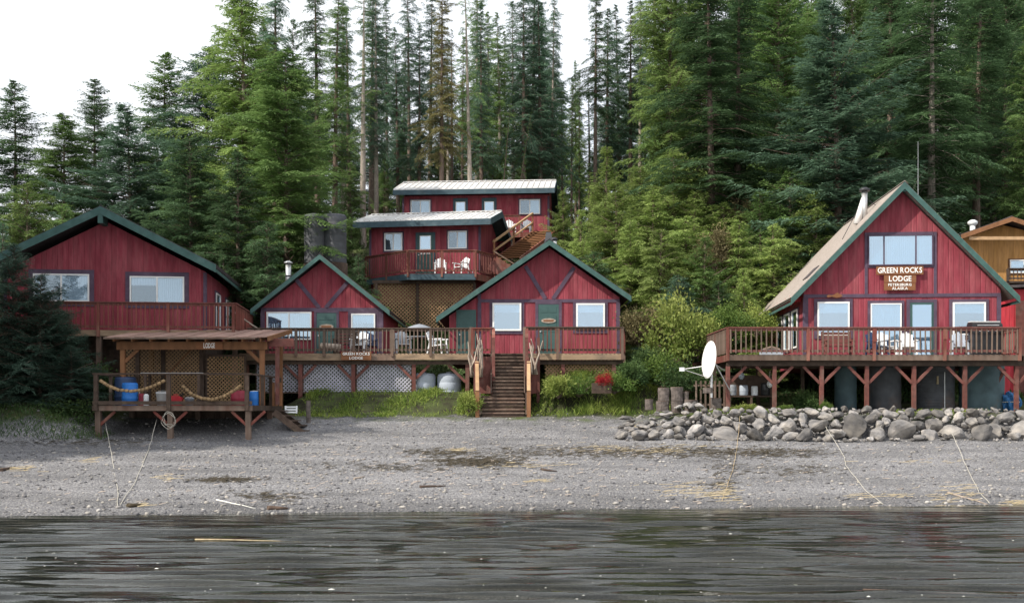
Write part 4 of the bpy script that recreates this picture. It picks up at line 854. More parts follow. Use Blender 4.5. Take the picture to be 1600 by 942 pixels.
# lodge deck
LDY = 39.0; f = Frame(LDY, 1365, 2.3)
t = thing('deck', 'large weathered deck on braced red posts around the lodge', 'deck', f.loc)
zf = LZ - f.b; xa, xb = f.x(1137), f.x(1592); n = 16
for i in range(n): MB().box(xa, xb + .6, .02 + i*3.2/n, .02 + (i+1)*3.2/n - .008, zf - .04, zf).build('plank', 'deck_grey', t)
for i in range(10): MB().box(xa, f.x(1262) - .1, 3.25 + i*.4, 3.64 + i*.4, zf - .04, zf).build('plank', 'deck_grey', t)
for a, b_ in ((1137, 1262), (1262, 1365), (1365, 1476), (1476, 1592)): MB().box(f.x(a) + .002, f.x(b_) - .002, -.05, 0, zf - .21, zf - .002).build('rim_beam', 'deck_grey', t)
MB().box(xa - .05, xa - .002, -.05, 7.2, zf - .24, zf - .002).build('rim_beam', 'deck_red', t)
MB().box(xa, xb + .3, .12, .28, zf - .40, zf - .22).build('girder', 'wood_dark', t); MB().box(xa, xb, 2.7, 2.86, zf - .40, zf - .22).build('girder', 'wood_dark', t)
for i in range(14): MB().box(xa + .2 + i*.8, xa + .26 + i*.8, .03, 3.2, zf - .215, zf - .045).build('joist', 'wood_dark', t)
railing(t, [(xa, 4.4), (xa, -.06), (xb, -.06), (xb + .05, 3.0)], zf, .92, posts={0: [0.1, 2.2, 4.42], 1: [f.x(q) - xa for q in (1262, 1365, 1475, 1592)], 2: [1.5]}, step=.18, bm='deck_grey', pm='deck_red', rm='rail_red', drop=.22, bw=.042)
MB().box(f.x(1475) - .075, f.x(1475) + .075, -.135, -.112, zf + .55, zf + .9).build('post_board', 'deck_red', t); MB().box(f.x(1365) - .075, f.x(1365) + .075, -.135, -.112, zf + .45, zf + .9).build('post_board', 'deck_red', t)
for px in (1139, 1212, 1286, 1357, 1431, 1511, 1592):
    x = f.x(px); gzv = g1(x + f.loc[0], LDY) - f.b - .3
    MB().box(x - .065, x + .065, .13, .27, gzv, zf - .402).build('support_post', 'rail_red', t)
    for s in (-1, 1):
        if px == 1139 and s < 0: continue
        MB().beam((x + s*.06, .2, zf - 1.02), (x + s*.66, .2, zf - .41), .06, .10).build('brace', 'rail_red', t)
    MB().box(x - .065, x + .065, 2.71, 2.85, gzv, zf - .402).build('support_post', 'wood_dark', t)
MB().beam((f.x(1575), 1.5, .6), (f.x(1600), 1.5, 1.6), .06, .1).build('brace', 'rail_red', t)
# tanks below
def culvert(label, px0, px1, Y, py0, py1, m, ribs):
    z0, z1 = PZ(py1, Y), PZ(py0, Y); h = z1 - z0; r = (px1 - px0)/2*Y/F
    q = thing('storage_tank', label, 'tank', (PX((px0 + px1)/2, Y), Y, z0)); pr = [(r*.99, 0)]
    for j in range(ribs): pr += [(r, h*(j + .15)/ribs), (r, h*(j + .6)/ribs), (r*.985, h*(j + .75)/ribs), (r*.985, h*(j + .95)/ribs)]
    lathe('body', pr + [(r, h)], None, m, q, 32); lathe('lid', [(r*.98, h + .001), (r*.98, h + .03), (r*.3, h + .06)], None, m, q); return q
culvert('narrow dark blue storage tank, leftmost under the lodge deck', 1304, 1338, 41.5, 574, 642, 'tank_teal', 2)
culvert('black steel storage tank with seams, second from left under the lodge deck', 1357, 1407, 41.3, 574, 643, 'tank_steel', 4)
q = culvert('ribbed dark storage tank with white pipe, third from left under the lodge deck', 1432, 1490, 41.3, 572, 644, 'tank_steel', 16); MB().tube([(.05, -.80, 0), (.05, -.80, 1.5)], .016, 6).build('white_pipe', 'plastic_white', q); MB().box(-.22, -.15, -.74, -.69, 1.05, 1.35).build('yellow_tag', 'straw', q)
culvert('wide blue-grey steel storage tank, rightmost under the lodge deck', 1500, 1567, 41.2, 572, 646, 'tank_teal', 2)
t = thing('tarp_bundle', 'bright blue tarp bundle right of the storage tanks', 'tarp', (PX(1579, 40.6), 40.6, PZ(643, 40.6)))
import bmesh
bm = bmesh.new(); bmesh.ops.create_icosphere(bm, subdivisions=4, radius=.38)
for v in bm.verts: n_ = v.co.normalized(); v.co = Vector((n_.x*.32, n_.y*.3, .32 + max(-.32, n_.z*.40))) + n_ * (.05*math.sin(9*n_.x + 4*n_.z) + .035*math.sin(14*n_.y + 7*n_.z + 2))
me = bpy.data.meshes.new('tarp'); bm.to_mesh(me); bm.free(); put('tarp', me, 'tarp_blue', t); MB().tube([(.33*math.cos(a), .31*math.sin(a), .36) for a in np.linspace(0, 6.283, 25)], .016, 5).build('cord', 'rope_pale', t)
# workbench with odds and ends under the left end
t = thing('workbench', 'dark workbench under the left end of the lodge deck', 'bench', (PX(1180, 40.6), 40.6, 2.25)); MB().box(-1.1, .75, -.3, .4, .62, .68).build('top', 'wood_dark', t); MB().box(-1.1, .75, -.3, .4, .18, .24).build('shelf', 'wood_dark', t)
for x in (-1.0, -.2, .66):
    for y in (-.25, .33): MB().box(x - .04, x + .04, y - .04, y + .04, 0, .619).build('leg', 'wood_dark', t)
MB().box(-1.1, .75, .42, .46, .7, 1.45).build('back_panel', 'wood_dark', t)
for i, (x, r, h, m_, lb, cat) in enumerate(((-.85, .13, .38, 'plastic_grey', 'grey drum on the workbench left end', 'drum'), (-.45, .16, .36, 'plastic_tank', 'pale blue-grey tub on the workbench', 'tub'), (-.05, .12, .33, 'plastic_white', 'white jug in the middle of the workbench', 'jug'), (.35, .17, .45, 'black_enamel', 'black pot on the workbench right end', 'pot'))):
    q = drum(cat, lb, cat, 0, 40.5, 2.25 + .68, r, h, m_, 1); q.location.x = PX(1180, 40.6) + x
for i, (x, z, lb) in enumerate(((-.6, 1.5, 'small pale buoy hanging above the left of the workbench'), (.1, 1.62, 'orange-brown buoy hanging under the lodge deck'), (.45, 1.2, 'round white buoy hanging above the black pot'))):
    q = thing('buoy', lb, 'buoy', (PX(1180, 40.6) + x, 40.2, 2.25 + z - .12)); lathe('body', [(.03, -.12), (.1, -.05), (.12, .03), (.08, .12), (.03, .16)], None, ('plastic_tank', 'float_cork', 'plastic_white')[i], q, 12); MB().tube([(0, 0, .16), (0, 0, .5)], .01, 5).build('cord', 'rope_pale', q)
t = thing('picket_fence', 'low grey picket gate left of the lodge deck post', 'fence', (PX(1108, 39.6), 39.6, 2.3))
for i in range(7): MB().box(-.5 + i*.17, -.44 + i*.17, 0, .03, 0, 1.15).build('picket', 'deck_grey', t)
for z in (.25, .95): MB().box(-.55, .62, .032, .07, z, z + .07).build('rail', 'deck_grey', t)
# lodge deck furniture
bench('bench', 'reddish slatted bench below the left lodge window', (PX(1310, 41.2), 41.2, LZ), 0, 1.15, 'rail_red')
plastic_chair('chair', 'white plastic chair left of the lodge sliding window', (PX(1384, 41.1), 41.1, LZ), R(5)); plastic_chair('chair', 'white plastic chair before the lodge glass door', (PX(1418, 41.0), 41.0, LZ), R(-10)); plastic_chair('chair', 'dark chair beside the left white lodge chair', (PX(1371, 41.0), 41.0, LZ), R(20), 'plastic_navy'); plastic_chair('chair', 'pale grey chair left of the gas grill', (PX(1499, 41.0), 41.0, LZ), R(-15), 'plastic_tank')
t = thing('gas_grill', 'black gas grill with silver-topped lid at the right of the lodge deck', 'grill', (PX(1538, 40.5), 40.5, LZ))
t.location.z += .16; MB().box(-.5, .5, -.25, .25, -.15, .70).build('cabinet', 'black_enamel', t); MB().box(-.58, .58, -.3, .3, .701, .88).build('firebox', 'black_enamel', t)
MB().add([(x, y, z) for x in (-.56, .56) for y, z in ((-.28, .881), (-.27, 1.02), (-.1, 1.12), (.15, 1.12), (.28, .95), (.28, .881))], [(0, 1, 2, 3, 4, 5), (11, 10, 9, 8, 7, 6)] + [(i, i + 6, (i+1) % 6 + 6, (i+1) % 6) for i in range(6)]).build('lid', 'black_enamel', t)
MB().box(-.54, .54, -.11, .16, 1.121, 1.15).build('lid_cover', 'metal_roof', t); MB().tube([(-.4, -.33, .98), (.4, -.33, .98)], .02, 8).build('handle', 'metal_pipe', t); MB().box(-.95, -.585, -.22, .22, .80, .84).build('side_shelf', 'metal_dark', t)
for i in range(3): MB().tube([(-.3 + .3*i, -.3, .79), (-.3 + .3*i, -.34, .79)], .035, 10).build('knob', 'metal_pipe', t)
t = thing('planter', 'white box planter on the left wing of the lodge deck', 'planter', (PX(1205, 40.2), 40.2, LZ)); MB().box(-.4, .4, -.15, .15, 0, .24).build('box', 'plastic_tank', t); MB().tube([(-.3, 0, .24), (0, 0, .33), (.3, 0, .24)], .06, 6).build('plants', 'deck_grey', t)

# buildings at the right edge
f = Frame(47, 1600, 3.0)
t = thing('annex', 'bright red annex wall at the right edge behind the lodge', 'building', f.loc)
MB().box(f.x(1556), f.x(1690), 0, 5, -.8, f.z(452)).build('wall', 'red_bright', t); MB().slab([(f.x(1550), -.4, f.z(448)), (f.x(1700), -.4, f.z(440)), (f.x(1700), 5.4, f.z(430)), (f.x(1550), 5.4, f.z(438))], .12).build('roof', 'roof_dark', t); MB().box(f.x(1555) - .02, f.x(1560), -.03, .1, 0, f.z(454)).build('corner_board', 'red_bright', t); MB().box(f.x(1586), f.x(1620), -.1, -.04, 0, f.z(470)).build('door', 'rail_red', t)
f = Frame(53, 1568, 5.6)
t = thing('cabin', 'yellow cedar cabin with low gable behind the lodge at right', 'cabin', f.loc)
MB().prism([(f.x(1506), -1), (f.x(1650), -1), (f.x(1650), f.z(372)), (0, f.z(352)), (f.x(1506), f.z(372))], 0, 6).build('wall', 'cedar_wall', t)
gable_roof(t, 0, f.z(343), f.x(1490), f.z(370), f.x(1652), f.z(371), -.9, 6.4, 'roof_dark', fm='cedar', fh=.22); MB().box(f.x(1503), f.x(1640), -.86, -.78, f.z(379), f.z(374)).build('tie_beam', 'cedar_light', t)
window(t, f.x(1577), f.x(1622), f.z(427), f.z(406), tw=.06, trim='cedar', behind='curtain')
MB().box(f.x(1550), f.x(1660), -1.6, -.01, f.z(448), f.z(445)).build('deck_floor', 'wood_dark', t)
railing(t, [(f.x(1552), -1.55), (f.x(1660), -1.55)], f.z(445), .55, step=.17, bm='wood_dark', rm='wood_dark', pm='wood_dark')
p = MB().tube([(f.x(1536), 1.2, f.z(364)), (f.x(1536), 1.2, f.z(346))], .13, 12).build('roof_vent', 'plastic_white', t, True); MB().tube([(f.x(1536), 1.2, f.z(347)), (f.x(1536), 1.2, f.z(343)), (f.x(1536), 1.2, f.z(340)), (f.x(1536), 1.2, f.z(337))], [.13, .24, .24, .1], 12).build('vent_cap', 'plastic_white', p, True)
MB().tube([(f.x(1560), -2.2, f.z(455)), (f.x(1556), -2.3, f.z(480)), (f.x(1548), -2.4, f.z(505))], .012, 5) if False else None

# satellite dish
t = thing('satellite_dish', 'white satellite dish facing left beside the lodge deck', 'satellite dish', (PX(1112, 38), 38, PZ(612, 38)))
n_ = Vector((-.97, -.19, .10)).normalized(); c = Vector((PX(1108, 38), 38, PZ(562, 38))) - Vector(t.location)
u = n_.cross(Vector((0, 0, 1))).normalized(); w = u.cross(n_)
vs, fs = [], []
for i in range(9):
    r = .66*i/8
    for k in range(40):
        a = 2*math.pi*k/40; vs.append(c + (u*math.cos(a)*.98 + w*math.sin(a))*r + n_*(.13*(r/.66)**2 - .13))
for i in range(8):
    for k in range(40): fs.append((i*40 + k, i*40 + (k+1) % 40, (i+1)*40 + (k+1) % 40, (i+1)*40 + k))
me = MB().add(vs, fs).mesh('reflector', True); o = put('reflector', me, 'paint_white', t); md = o.modifiers.new('thick', 'SOLIDIFY'); md.thickness = .02
fd = Vector((PX(1066, 37.9) - t.location.x, -.15, PZ(577, 37.9) - t.location.z))
for q in (c - w*.62, c + u*.5 - w*.2, c - u*.5 - w*.2): MB().tube([q, fd], .016, 6).build('feed_strut', 'metal_pipe', t)
MB().beam(fd + Vector((-.1, 0, 0)), fd + Vector((.06, 0, 0)), .13, .13).build('feed_horn', 'plastic_white', t)
MB().tube([(.0, .05, -.2), (.0, .05, .62), c - n_*.15], .045, 8).build('mast', 'metal_pipe', t)
MB().tube([c - n_*.15, (.75, .3, -.05)], .025, 6).build('stay', 'metal_pipe', t); MB().tube([c - n_*.15 - w*.1, (.55, .5, .75)], .025, 6).build('stay', 'metal_pipe', t)

# log rounds
def stump(label, px, py0, py1, wpx, Y=38., name='log_round'):
    z0, z1 = PZ(py1, Y), PZ(py0, Y); r = wpx/2*Y/F; h = z1 - z0; rg = random.Random(int(px))
    t = thing(name, label, 'log', (PX(px, Y), Y, z0)); mb = MB(); n = 16; jr = [rg.uniform(.92, 1.06) for _ in range(n)]
    for j in range(5):
        for k in range(n): a = 6.283*k/n; rr = r*jr[k]*(1 + .04*math.sin(j*2 + k)); mb.v.append((rr*math.cos(a), rr*math.sin(a), h*j/4))
    for j in range(4):
        for k in range(n): mb.f.append((j*n + k, j*n + (k+1) % n, (j+1)*n + (k+1) % n, (j+1)*n + k))
    mb.f.append(tuple(range(n))[::-1]); mb.build('bark', 'stump_bark', t)
    MB().tube([(0, 0, h - .005), (0, 0, h + .012)], r*.93, 16).build('cut_face', 'deck_grey', t)
for a in (('dark log round at the left end of the log row', 1014, 624, 640, 13), ('lower left log round carrying another at the log row', 1035, 627, 643, 21), ('lower middle log round of the log row', 1057, 627, 645, 20), ('single low log round right of the stacked pair', 1079, 625, 645, 22), ('tall dark log round on top at left of the row', 1037, 606, 626.5, 18), ('tall grey log round on top at right of the row', 1057, 605, 626.5, 20), ('pale log round beside the dish mast', 1119, 622, 638, 17), ('small pale post stump behind the log row', 1072, 612, 626, 8)): stump(*a)
stump('old mooring stump post beside the shelter steps', 482, 626, 662, 7, 38.5, 'mooring_post'); stump('short cut log lying under the dish', 1106, 606, 614, 15, 37.6)
t = thing('crate', 'small white plastic crate on the grass beside the shelter', 'crate', (PX(455, 38.3), 38.3, PZ(645, 38.3)), R(8))
for z in (0, .1, .2): ring(-.17, .17, -.12, .12, .02, z, z + .05).v
for z in (.0, .09, .18): MB().box(-.2, .2, -.15, -.13, z, z + .055).box(-.2, .2, .13, .15, z, z + .055).box(-.2, -.18, -.129, .129, z, z + .055).box(.18, .2, -.129, .129, z, z + .055).build('slat', 'plastic_white', t)
for x in (-.19, .19):
    for y in (-.14, .14): MB().box(x - .022, x + .022, y - .022, y + .022, -.01, .25).build('corner', 'plastic_white', t)
s2 = thing('shelter_steps', 'dark wooden steps leading from the shelter side to the beach', 'stairs', (PX(432, 37.6), 37.6, SZ - 1.0))
for i in range(5): MB().box(.05 + i*.22, .32 + i*.22, -.4, .5, .82 - i*.17, .86 - i*.17).build('tread', 'wood_dark', s2)
for y in (-.43, .53): MB().beam((0, y, .8), (1.2, y, -.1), .05, .22).build('stringer', 'wood_dark', s2)

# ------------------------------------------------------------ boulder wall, single stones
def stone_mesh(sd):
    rg = np.random.RandomState(sd); bm = bmesh.new(); bmesh.ops.create_icosphere(bm, subdivisions=3, radius=1)
    pl = [(rg.normal(size=3), rg.uniform(.48, .84)) for _ in range(15)]; ph = rg.rand(4)*6
    for v in bm.verts:
        p = np.array(v.co); k = 1.0
        for nn, dd in pl:
            nn = nn/np.linalg.norm(nn); q = p @ nn
            if q > dd: k = min(k, (dd + (q - dd)*.04)/q)
        k *= 1 + .11*math.sin(2.6*p[0] + ph[0]) + .10*math.sin(3*p[1] + ph[1]) + .10*math.sin(3.1*p[2] + ph[2]) + .02*math.sin(9*p[0] + 8*p[2] + ph[3])
        v.co = Vector(p*k)
    me = bpy.data.meshes.new('stone'); bm.to_mesh(me); bm.free(); me.materials.append(MATS['stone']); return me
SM = [stone_mesh(i) for i in range(12)]
bm = bmesh.new(); bmesh.ops.create_icosphere(bm, subdivisions=2, radius=1); bm.verts.ensure_lookup_table()
ICO = [tuple(v.co * (1 + .12*math.sin(5*v.co.x + 3*v.co.z) + .08*math.sin(6*v.co.y))) for v in bm.verts]; ICOF = [tuple(v.index for v in f_.verts) for f_ in bm.faces]; bm.free()
wall = thing('boulder_wall', 'low retaining wall of rounded grey boulders before the lodge', 'stone wall', (PX(1290, 36.2), 36.2, 1.3))
rg = random.Random(11); placed = []
U0, U1 = PX(972, 36.2), 17.6
def vmax(u): return 1.08 * min(1, max(.28, (u - U0) / 3.0))
def try_stones(n, r0, r1, v0, v1):
    k = 0
    for _ in range(n * 60):
        if k >= n: break
        r = rg.uniform(r0, r1); u = rg.uniform(U0, U1); v = rg.uniform(v0, v1); asp = rg.uniform(1.0, 1.4)
        if v > vmax(u): continue
        if r > .3 and u < U0 + 2.2: continue
        if all(((u - a)/(.5*(asp + c)))**2 + ((v - b_)*1.15)**2 > (.70*(r + q))**2 for a, b_, q, c in placed):
            placed.append((u, v, r, asp)); k += 1
try_stones(5, .44, .54, .28, .42); try_stones(20, .28, .38, .15, .55); try_stones(60, .20, .27, .1, .95); try_stones(150, .12, .18, .05, 1.08); try_stones(420, .055, .11, .02, 1.14)
small = []
for u, v, r, asp in placed[290:]: small.append((u, 36.05 + v*.95, v + 1.34, r))
for u, v, r, asp in placed[:290]:
    y = 35.95 + v*.95 + rg.uniform(-.06, .06); o = put('stone', SM[rg.randrange(12)], None, wall, (u - wall.location.x, y - wall.location.y, v + .04), (rg.uniform(-.7, .7), rg.uniform(-.5, .5), rg.uniform(0, 6.3)), (r*asp*1.08, r*1.05, r*rg.uniform(.72, 1.0)))
    if v < .2: o.location.y = 35.72 + r*.4 - wall.location.y; o.location.z = g1(u, 35.8) + r*.62 - 1.3
V_, F_ = [], []
for u, y, z, r in small:
    me = SM[rg.randrange(12)]; a = rg.uniform(0, 6.3); k = len(V_); ca, sa = math.cos(a), math.sin(a)
    if r < .0: continue
    V_ += [(u + r*1.15*(v.co.x*ca - v.co.y*sa) - wall.location.x, y + r*(v.co.x*sa + v.co.y*ca) - wall.location.y, z + r*.85*v.co.z - 1.3) for v in me.vertices[:42]] if False else [(u + r*1.15*(c[0]*ca - c[1]*sa) - wall.location.x, y + r*(c[0]*sa + c[1]*ca) - wall.location.y, z + r*.85*c[2] - 1.3) for c in ICO]
    F_ += [(i + k, j + k, l + k) for i, j, l in ICOF]
if V_:
    o = put('small_stones', npmesh('small_stones', np.array(V_), np.array(F_), smooth=True), 'stone', wall); o['kind'] = 'stuff'
# loose flat slabs where the wall tails off
sl2 = thing('slab_pile', 'tumbled pile of flat stones at the left end of the boulder wall', 'stone pile', (PX(990, 37), 37, 1.75))
for i in range(46):
    px = rg.uniform(968, 1100); Y = rg.uniform(36.4, 38.0); x = PX(px, Y); z = g1(x, Y) + rg.uniform(.02, .30) * min(1, (px - 955)/50)
    put('stone', SM[rg.randrange(12)], None, sl2, (x - sl2.location.x, Y - 37, z - 1.75), (rg.uniform(-.3, .3), rg.uniform(-.35, .35), rg.uniform(0, 6.3)), (rg.uniform(.14, .30), rg.uniform(.12, .22), rg.uniform(.05, .12)))
# rocks set in the slope beside the right end of the middle deck
for i, (px, py, Y, r, lb) in enumerate(((968, 556, 41.5, .42, 'flat grey rock in the bank by the end of the middle deck'), (948, 566, 41.2, .3, 'small grey rock below the end of the middle deck'), (1051, 559, 43, .35, 'pale flat rock among the bushes left of the lodge'), (975, 625, 39.2, .4, 'dark low rock in the grass right of the stairs'), (1000, 615, 39.4, .3, 'small dark rock in the grass left of the log row'))):
    tag(put('rock', SM[i], None, None, (PX(px, Y), Y, g1(PX(px, Y), Y)), (.1, .1, i), (r, r*.7, r*.35)), lb, 'rock')

# ------------------------------------------------------------ pebbles, wrack, drift sticks, foam
def scatter_pebbles(n, seed):
    r = np.random.RandomState(seed); ph = (1 + 5**.5)/2
    base = np.array([(-1, ph, 0), (1, ph, 0), (-1, -ph, 0), (1, -ph, 0), (0, -1, ph), (0, 1, ph), (0, -1, -ph), (0, 1, -ph), (ph, 0, -1), (ph, 0, 1), (-ph, 0, -1), (-ph, 0, 1)])/1.9
    tri = np.array([(0, 11, 5), (0, 5, 1), (0, 1, 7), (0, 7, 10), (0, 10, 11), (1, 5, 9), (5, 11, 4), (11, 10, 2), (10, 7, 6), (7, 1, 8), (3, 9, 4), (3, 4, 2), (3, 2, 6), (3, 6, 8), (3, 8, 9), (4, 9, 5), (2, 4, 11), (6, 2, 10), (8, 6, 7), (9, 8, 1)])
    Y = r.uniform(24, 40, n); X = r.uniform(-.49, .49, n)*Y; s = .010 + .042*r.rand(n)**7
    sh = Y - 26 - .125*np.clip(X, -16, 16); s *= np.where(np.abs(sh - .4) < .7, 1.35, 1); keep = sh > -.15; X, Y, s = X[keep], Y[keep], s[keep]; n = len(X)
    Z = gz(X, Y); sc = np.stack([s*r.uniform(.9, 1.6, n), s*r.uniform(.8, 1.2, n), s*r.uniform(.5, .8, n)], -1)
    a = r.rand(n)*6.28; v = base[None]*sc[:, None]*(1 + .18*r.normal(size=(n, 12, 1))); ca, sa = np.cos(a)[:, None], np.sin(a)[:, None]
    v = np.stack([v[..., 0]*ca - v[..., 1]*sa + X[:, None], v[..., 0]*sa + v[..., 1]*ca + Y[:, None], v[..., 2] + Z[:, None] + s[:, None]*.25], -1)
    f_ = tri[None] + (np.arange(n)*12)[:, None, None]; return v.reshape(-1, 3), f_.reshape(-1, 3), np.repeat(r.rand(n)**1.5, 20)
m = bpy.data.materials.new('pebble'); m.use_nodes = True; nt = m.node_tree; b = nt.nodes['Principled BSDF']; b.inputs['Roughness'].default_value = .8
at = N(nt, 'ShaderNodeAttribute'); at.attribute_name = 'tint'; rr = N(nt, 'ShaderNodeValToRGB'); e = rr.color_ramp.elements; e[0].color = (.10, .098, .105, 1); e[1].color = (.42, .40, .38, 1); q = e.new(.45); q.color = (.22, .21, .205, 1); q = e.new(.8); q.color = (.34, .31, .27, 1)
nt.links.new(at.outputs['Fac'], rr.inputs[0]); nt.links.new(rr.outputs[0], b.inputs['Base Color']); MATS['pebble'] = m
v, f_, tn = scatter_pebbles(22000, 3); tag(put('pebbles', npmesh('pebbles', v, f_, tn), 'pebble'), 'small grey and pale pebbles strewn over the beach', 'pebbles', kind='stuff')
def litter(name, label, cat, areas, n, ln, wd, m, seed, z=.012):
    r = np.random.RandomState(seed); V = []; Fc = []
    for (px, py, sx, sy, wgt) in areas:
        for i in range(int(n*wgt)):
            a, b_ = r.normal(px, sx), r.normal(py, sy)
            if b_ > 795 or b_ < 652: continue
            x, y, zz = on_fast(a, b_); th = r.normal(0, .5); L_ = r.uniform(*ln)/2; w = r.uniform(*wd)/2; dx, dy = math.cos(th), math.sin(th); h = r.uniform(0, .04)
            k = len(V); V += [(x - dx*L_ + dy*w, y - dy*L_ - dx*w, zz + z), (x + dx*L_ + dy*w, y + dy*L_ - dx*w, zz + z + h), (x + dx*L_ - dy*w, y + dy*L_ + dx*w, zz + z + h + .01), (x - dx*L_ - dy*w, y - dy*L_ + dx*w, zz + z + .01)]; Fc.append((k, k+1, k+2, k+3))
    return tag(put(name, npmesh(name, np.array(V), np.array(Fc)), m), label, cat, kind='stuff')
YS = np.arange(23, 46, .03)
def on_fast(px, py):
    x = (px - 800)*YS/F; g = gz(x, YS); i = int(np.argmax(PZ(py, YS) <= g)); return x[i], YS[i], g[i]
litter('wrack', 'dark seaweed wrack strewn in bands over the middle of the beach', 'seaweed', [(745, 722, 38, 4, 1.2), (880, 708, 90, 5, .8), (1060, 706, 90, 5, 1.2), (1200, 708, 50, 4, .5), (690, 708, 30, 3, .4), (350, 750, 25, 2, .35), (620, 730, 60, 5, .3), (1130, 745, 14, 18, .25), (150, 692, 60, 3, .3), (1240, 735, 40, 6, .2), (420, 776, 30, 4, .2)], 520, (.05, .28), (.010, .035), 'kelp', 5)
litter('dry_straw', 'straw coloured dry beach grass lying in streaks on the gravel', 'straw', [(1010, 702, 70, 3.5, 1.), (720, 704, 12, 2, .3), (830, 727, 30, 3, .3), (845, 753, 14, 2, .15), (1100, 770, 40, 7, .8), (1490, 775, 24, 8, .6), (1380, 775, 40, 2, .3), (30, 733, 14, 2, .4), (140, 720, 6, 2, .15), (1130, 772, 8, 8, .4), (1440, 722, 40, 2, .2), (260, 748, 8, 3, .15), (1590, 786, 14, 2, .4), (215, 791, 10, 1, .3), (1000, 668, 20, 3, .3)], 85, (.08, .45), (.005, .013), 'straw', 6, .02)
litter('twigs', 'brown twigs and bark bits scattered over the gravel', 'twigs', [(800, 730, 420, 35, 1.)], 420, (.04, .22), (.01, .03), 'driftwood', 8)
def stick(label, px0, py0, px1, py1, r, m='driftwood', z=None, name='drift_stick'):
    if z is None: a, b_ = Vector(on(px0, py0, r*.6)), Vector(on(px1, py1, r*.6))
    else:
        Ya, Yb = (H - z)*F/(py0 - HOR), (H - z)*F/(py1 - HOR); a, b_ = Vector((PX(px0, Ya), Ya, z)), Vector((PX(px1, Yb), Yb, z))
    d = b_ - a; sd = Vector((-d.y, d.x, 0)).normalized(); P_ = [a + d*q + sd*random.uniform(-.04, .04) - a for q in (0, .2, .45, .7, 1)]
    o = MB().tube(P_, [r, r*.95, r*.8, r*.6, r*.3], 7).build(name, m, None, True); o.location = a; return tag(o, label, 'stick')
stick('long kelp stalk floating on the left of the bay', 306, 842, 472, 846, .016, 'straw', .01); stick('brown stick floating at the bottom right of the bay', 1348, 921, 1590, 930, .022, 'wood_dark', .005)
stick('dark stick lying on the beach below the stairs', 656, 762, 696, 760, .04, 'wood_dark'); stick('pale reddish stick on the left middle of the beach', 552, 749, 570, 745, .03, 'driftwood'); stick('white bleached branch at the left water edge', 340, 781, 400, 795, .016, 'foam'); stick('dark wet log bit at the left water edge', 418, 796, 450, 796, .06, 'wood_dark'); stick('dark branch at the far left of the beach', 0, 736, 22, 731, .05, 'wood_dark'); stick('brown stick at the right water edge', 1480, 770, 1545, 789, .03, 'driftwood'); stick('dark stick by the stone wall end of the beach', 845, 734, 870, 737, .035, 'wood_dark'); stick('dark kelp clump at the left water edge', 200, 792, 224, 791, .06, 'kelp')
r = np.random.RandomState(2); V, Fc = [], []
for i in range(110):
    py = 800 + 142*r.rand()**.8; px = r.uniform(0, 1600); Y = H*F/(py - HOR); x = PX(px, Y); s = r.uniform(.004, .012)*(1.9 if r.rand() > .94 else 1); k = len(V); n = 7
    jit = r.uniform(.6, 1.2, n); V += [(x + s*2.0*jit[q]*math.cos(6.283*q/n), Y + s*jit[q]*math.sin(6.283*q/n), .022) for q in range(n)] + [(x, Y, .022 + s*.5)]
    Fc += [(k + q, k + (q+1) % n, k + n) for q in range(n)]
tag(put('foam_flecks', npmesh('foam', np.array(V), np.array(Fc)), 'foam'), 'tiny pale foam flecks drifting on the water', 'foam', kind='stuff')

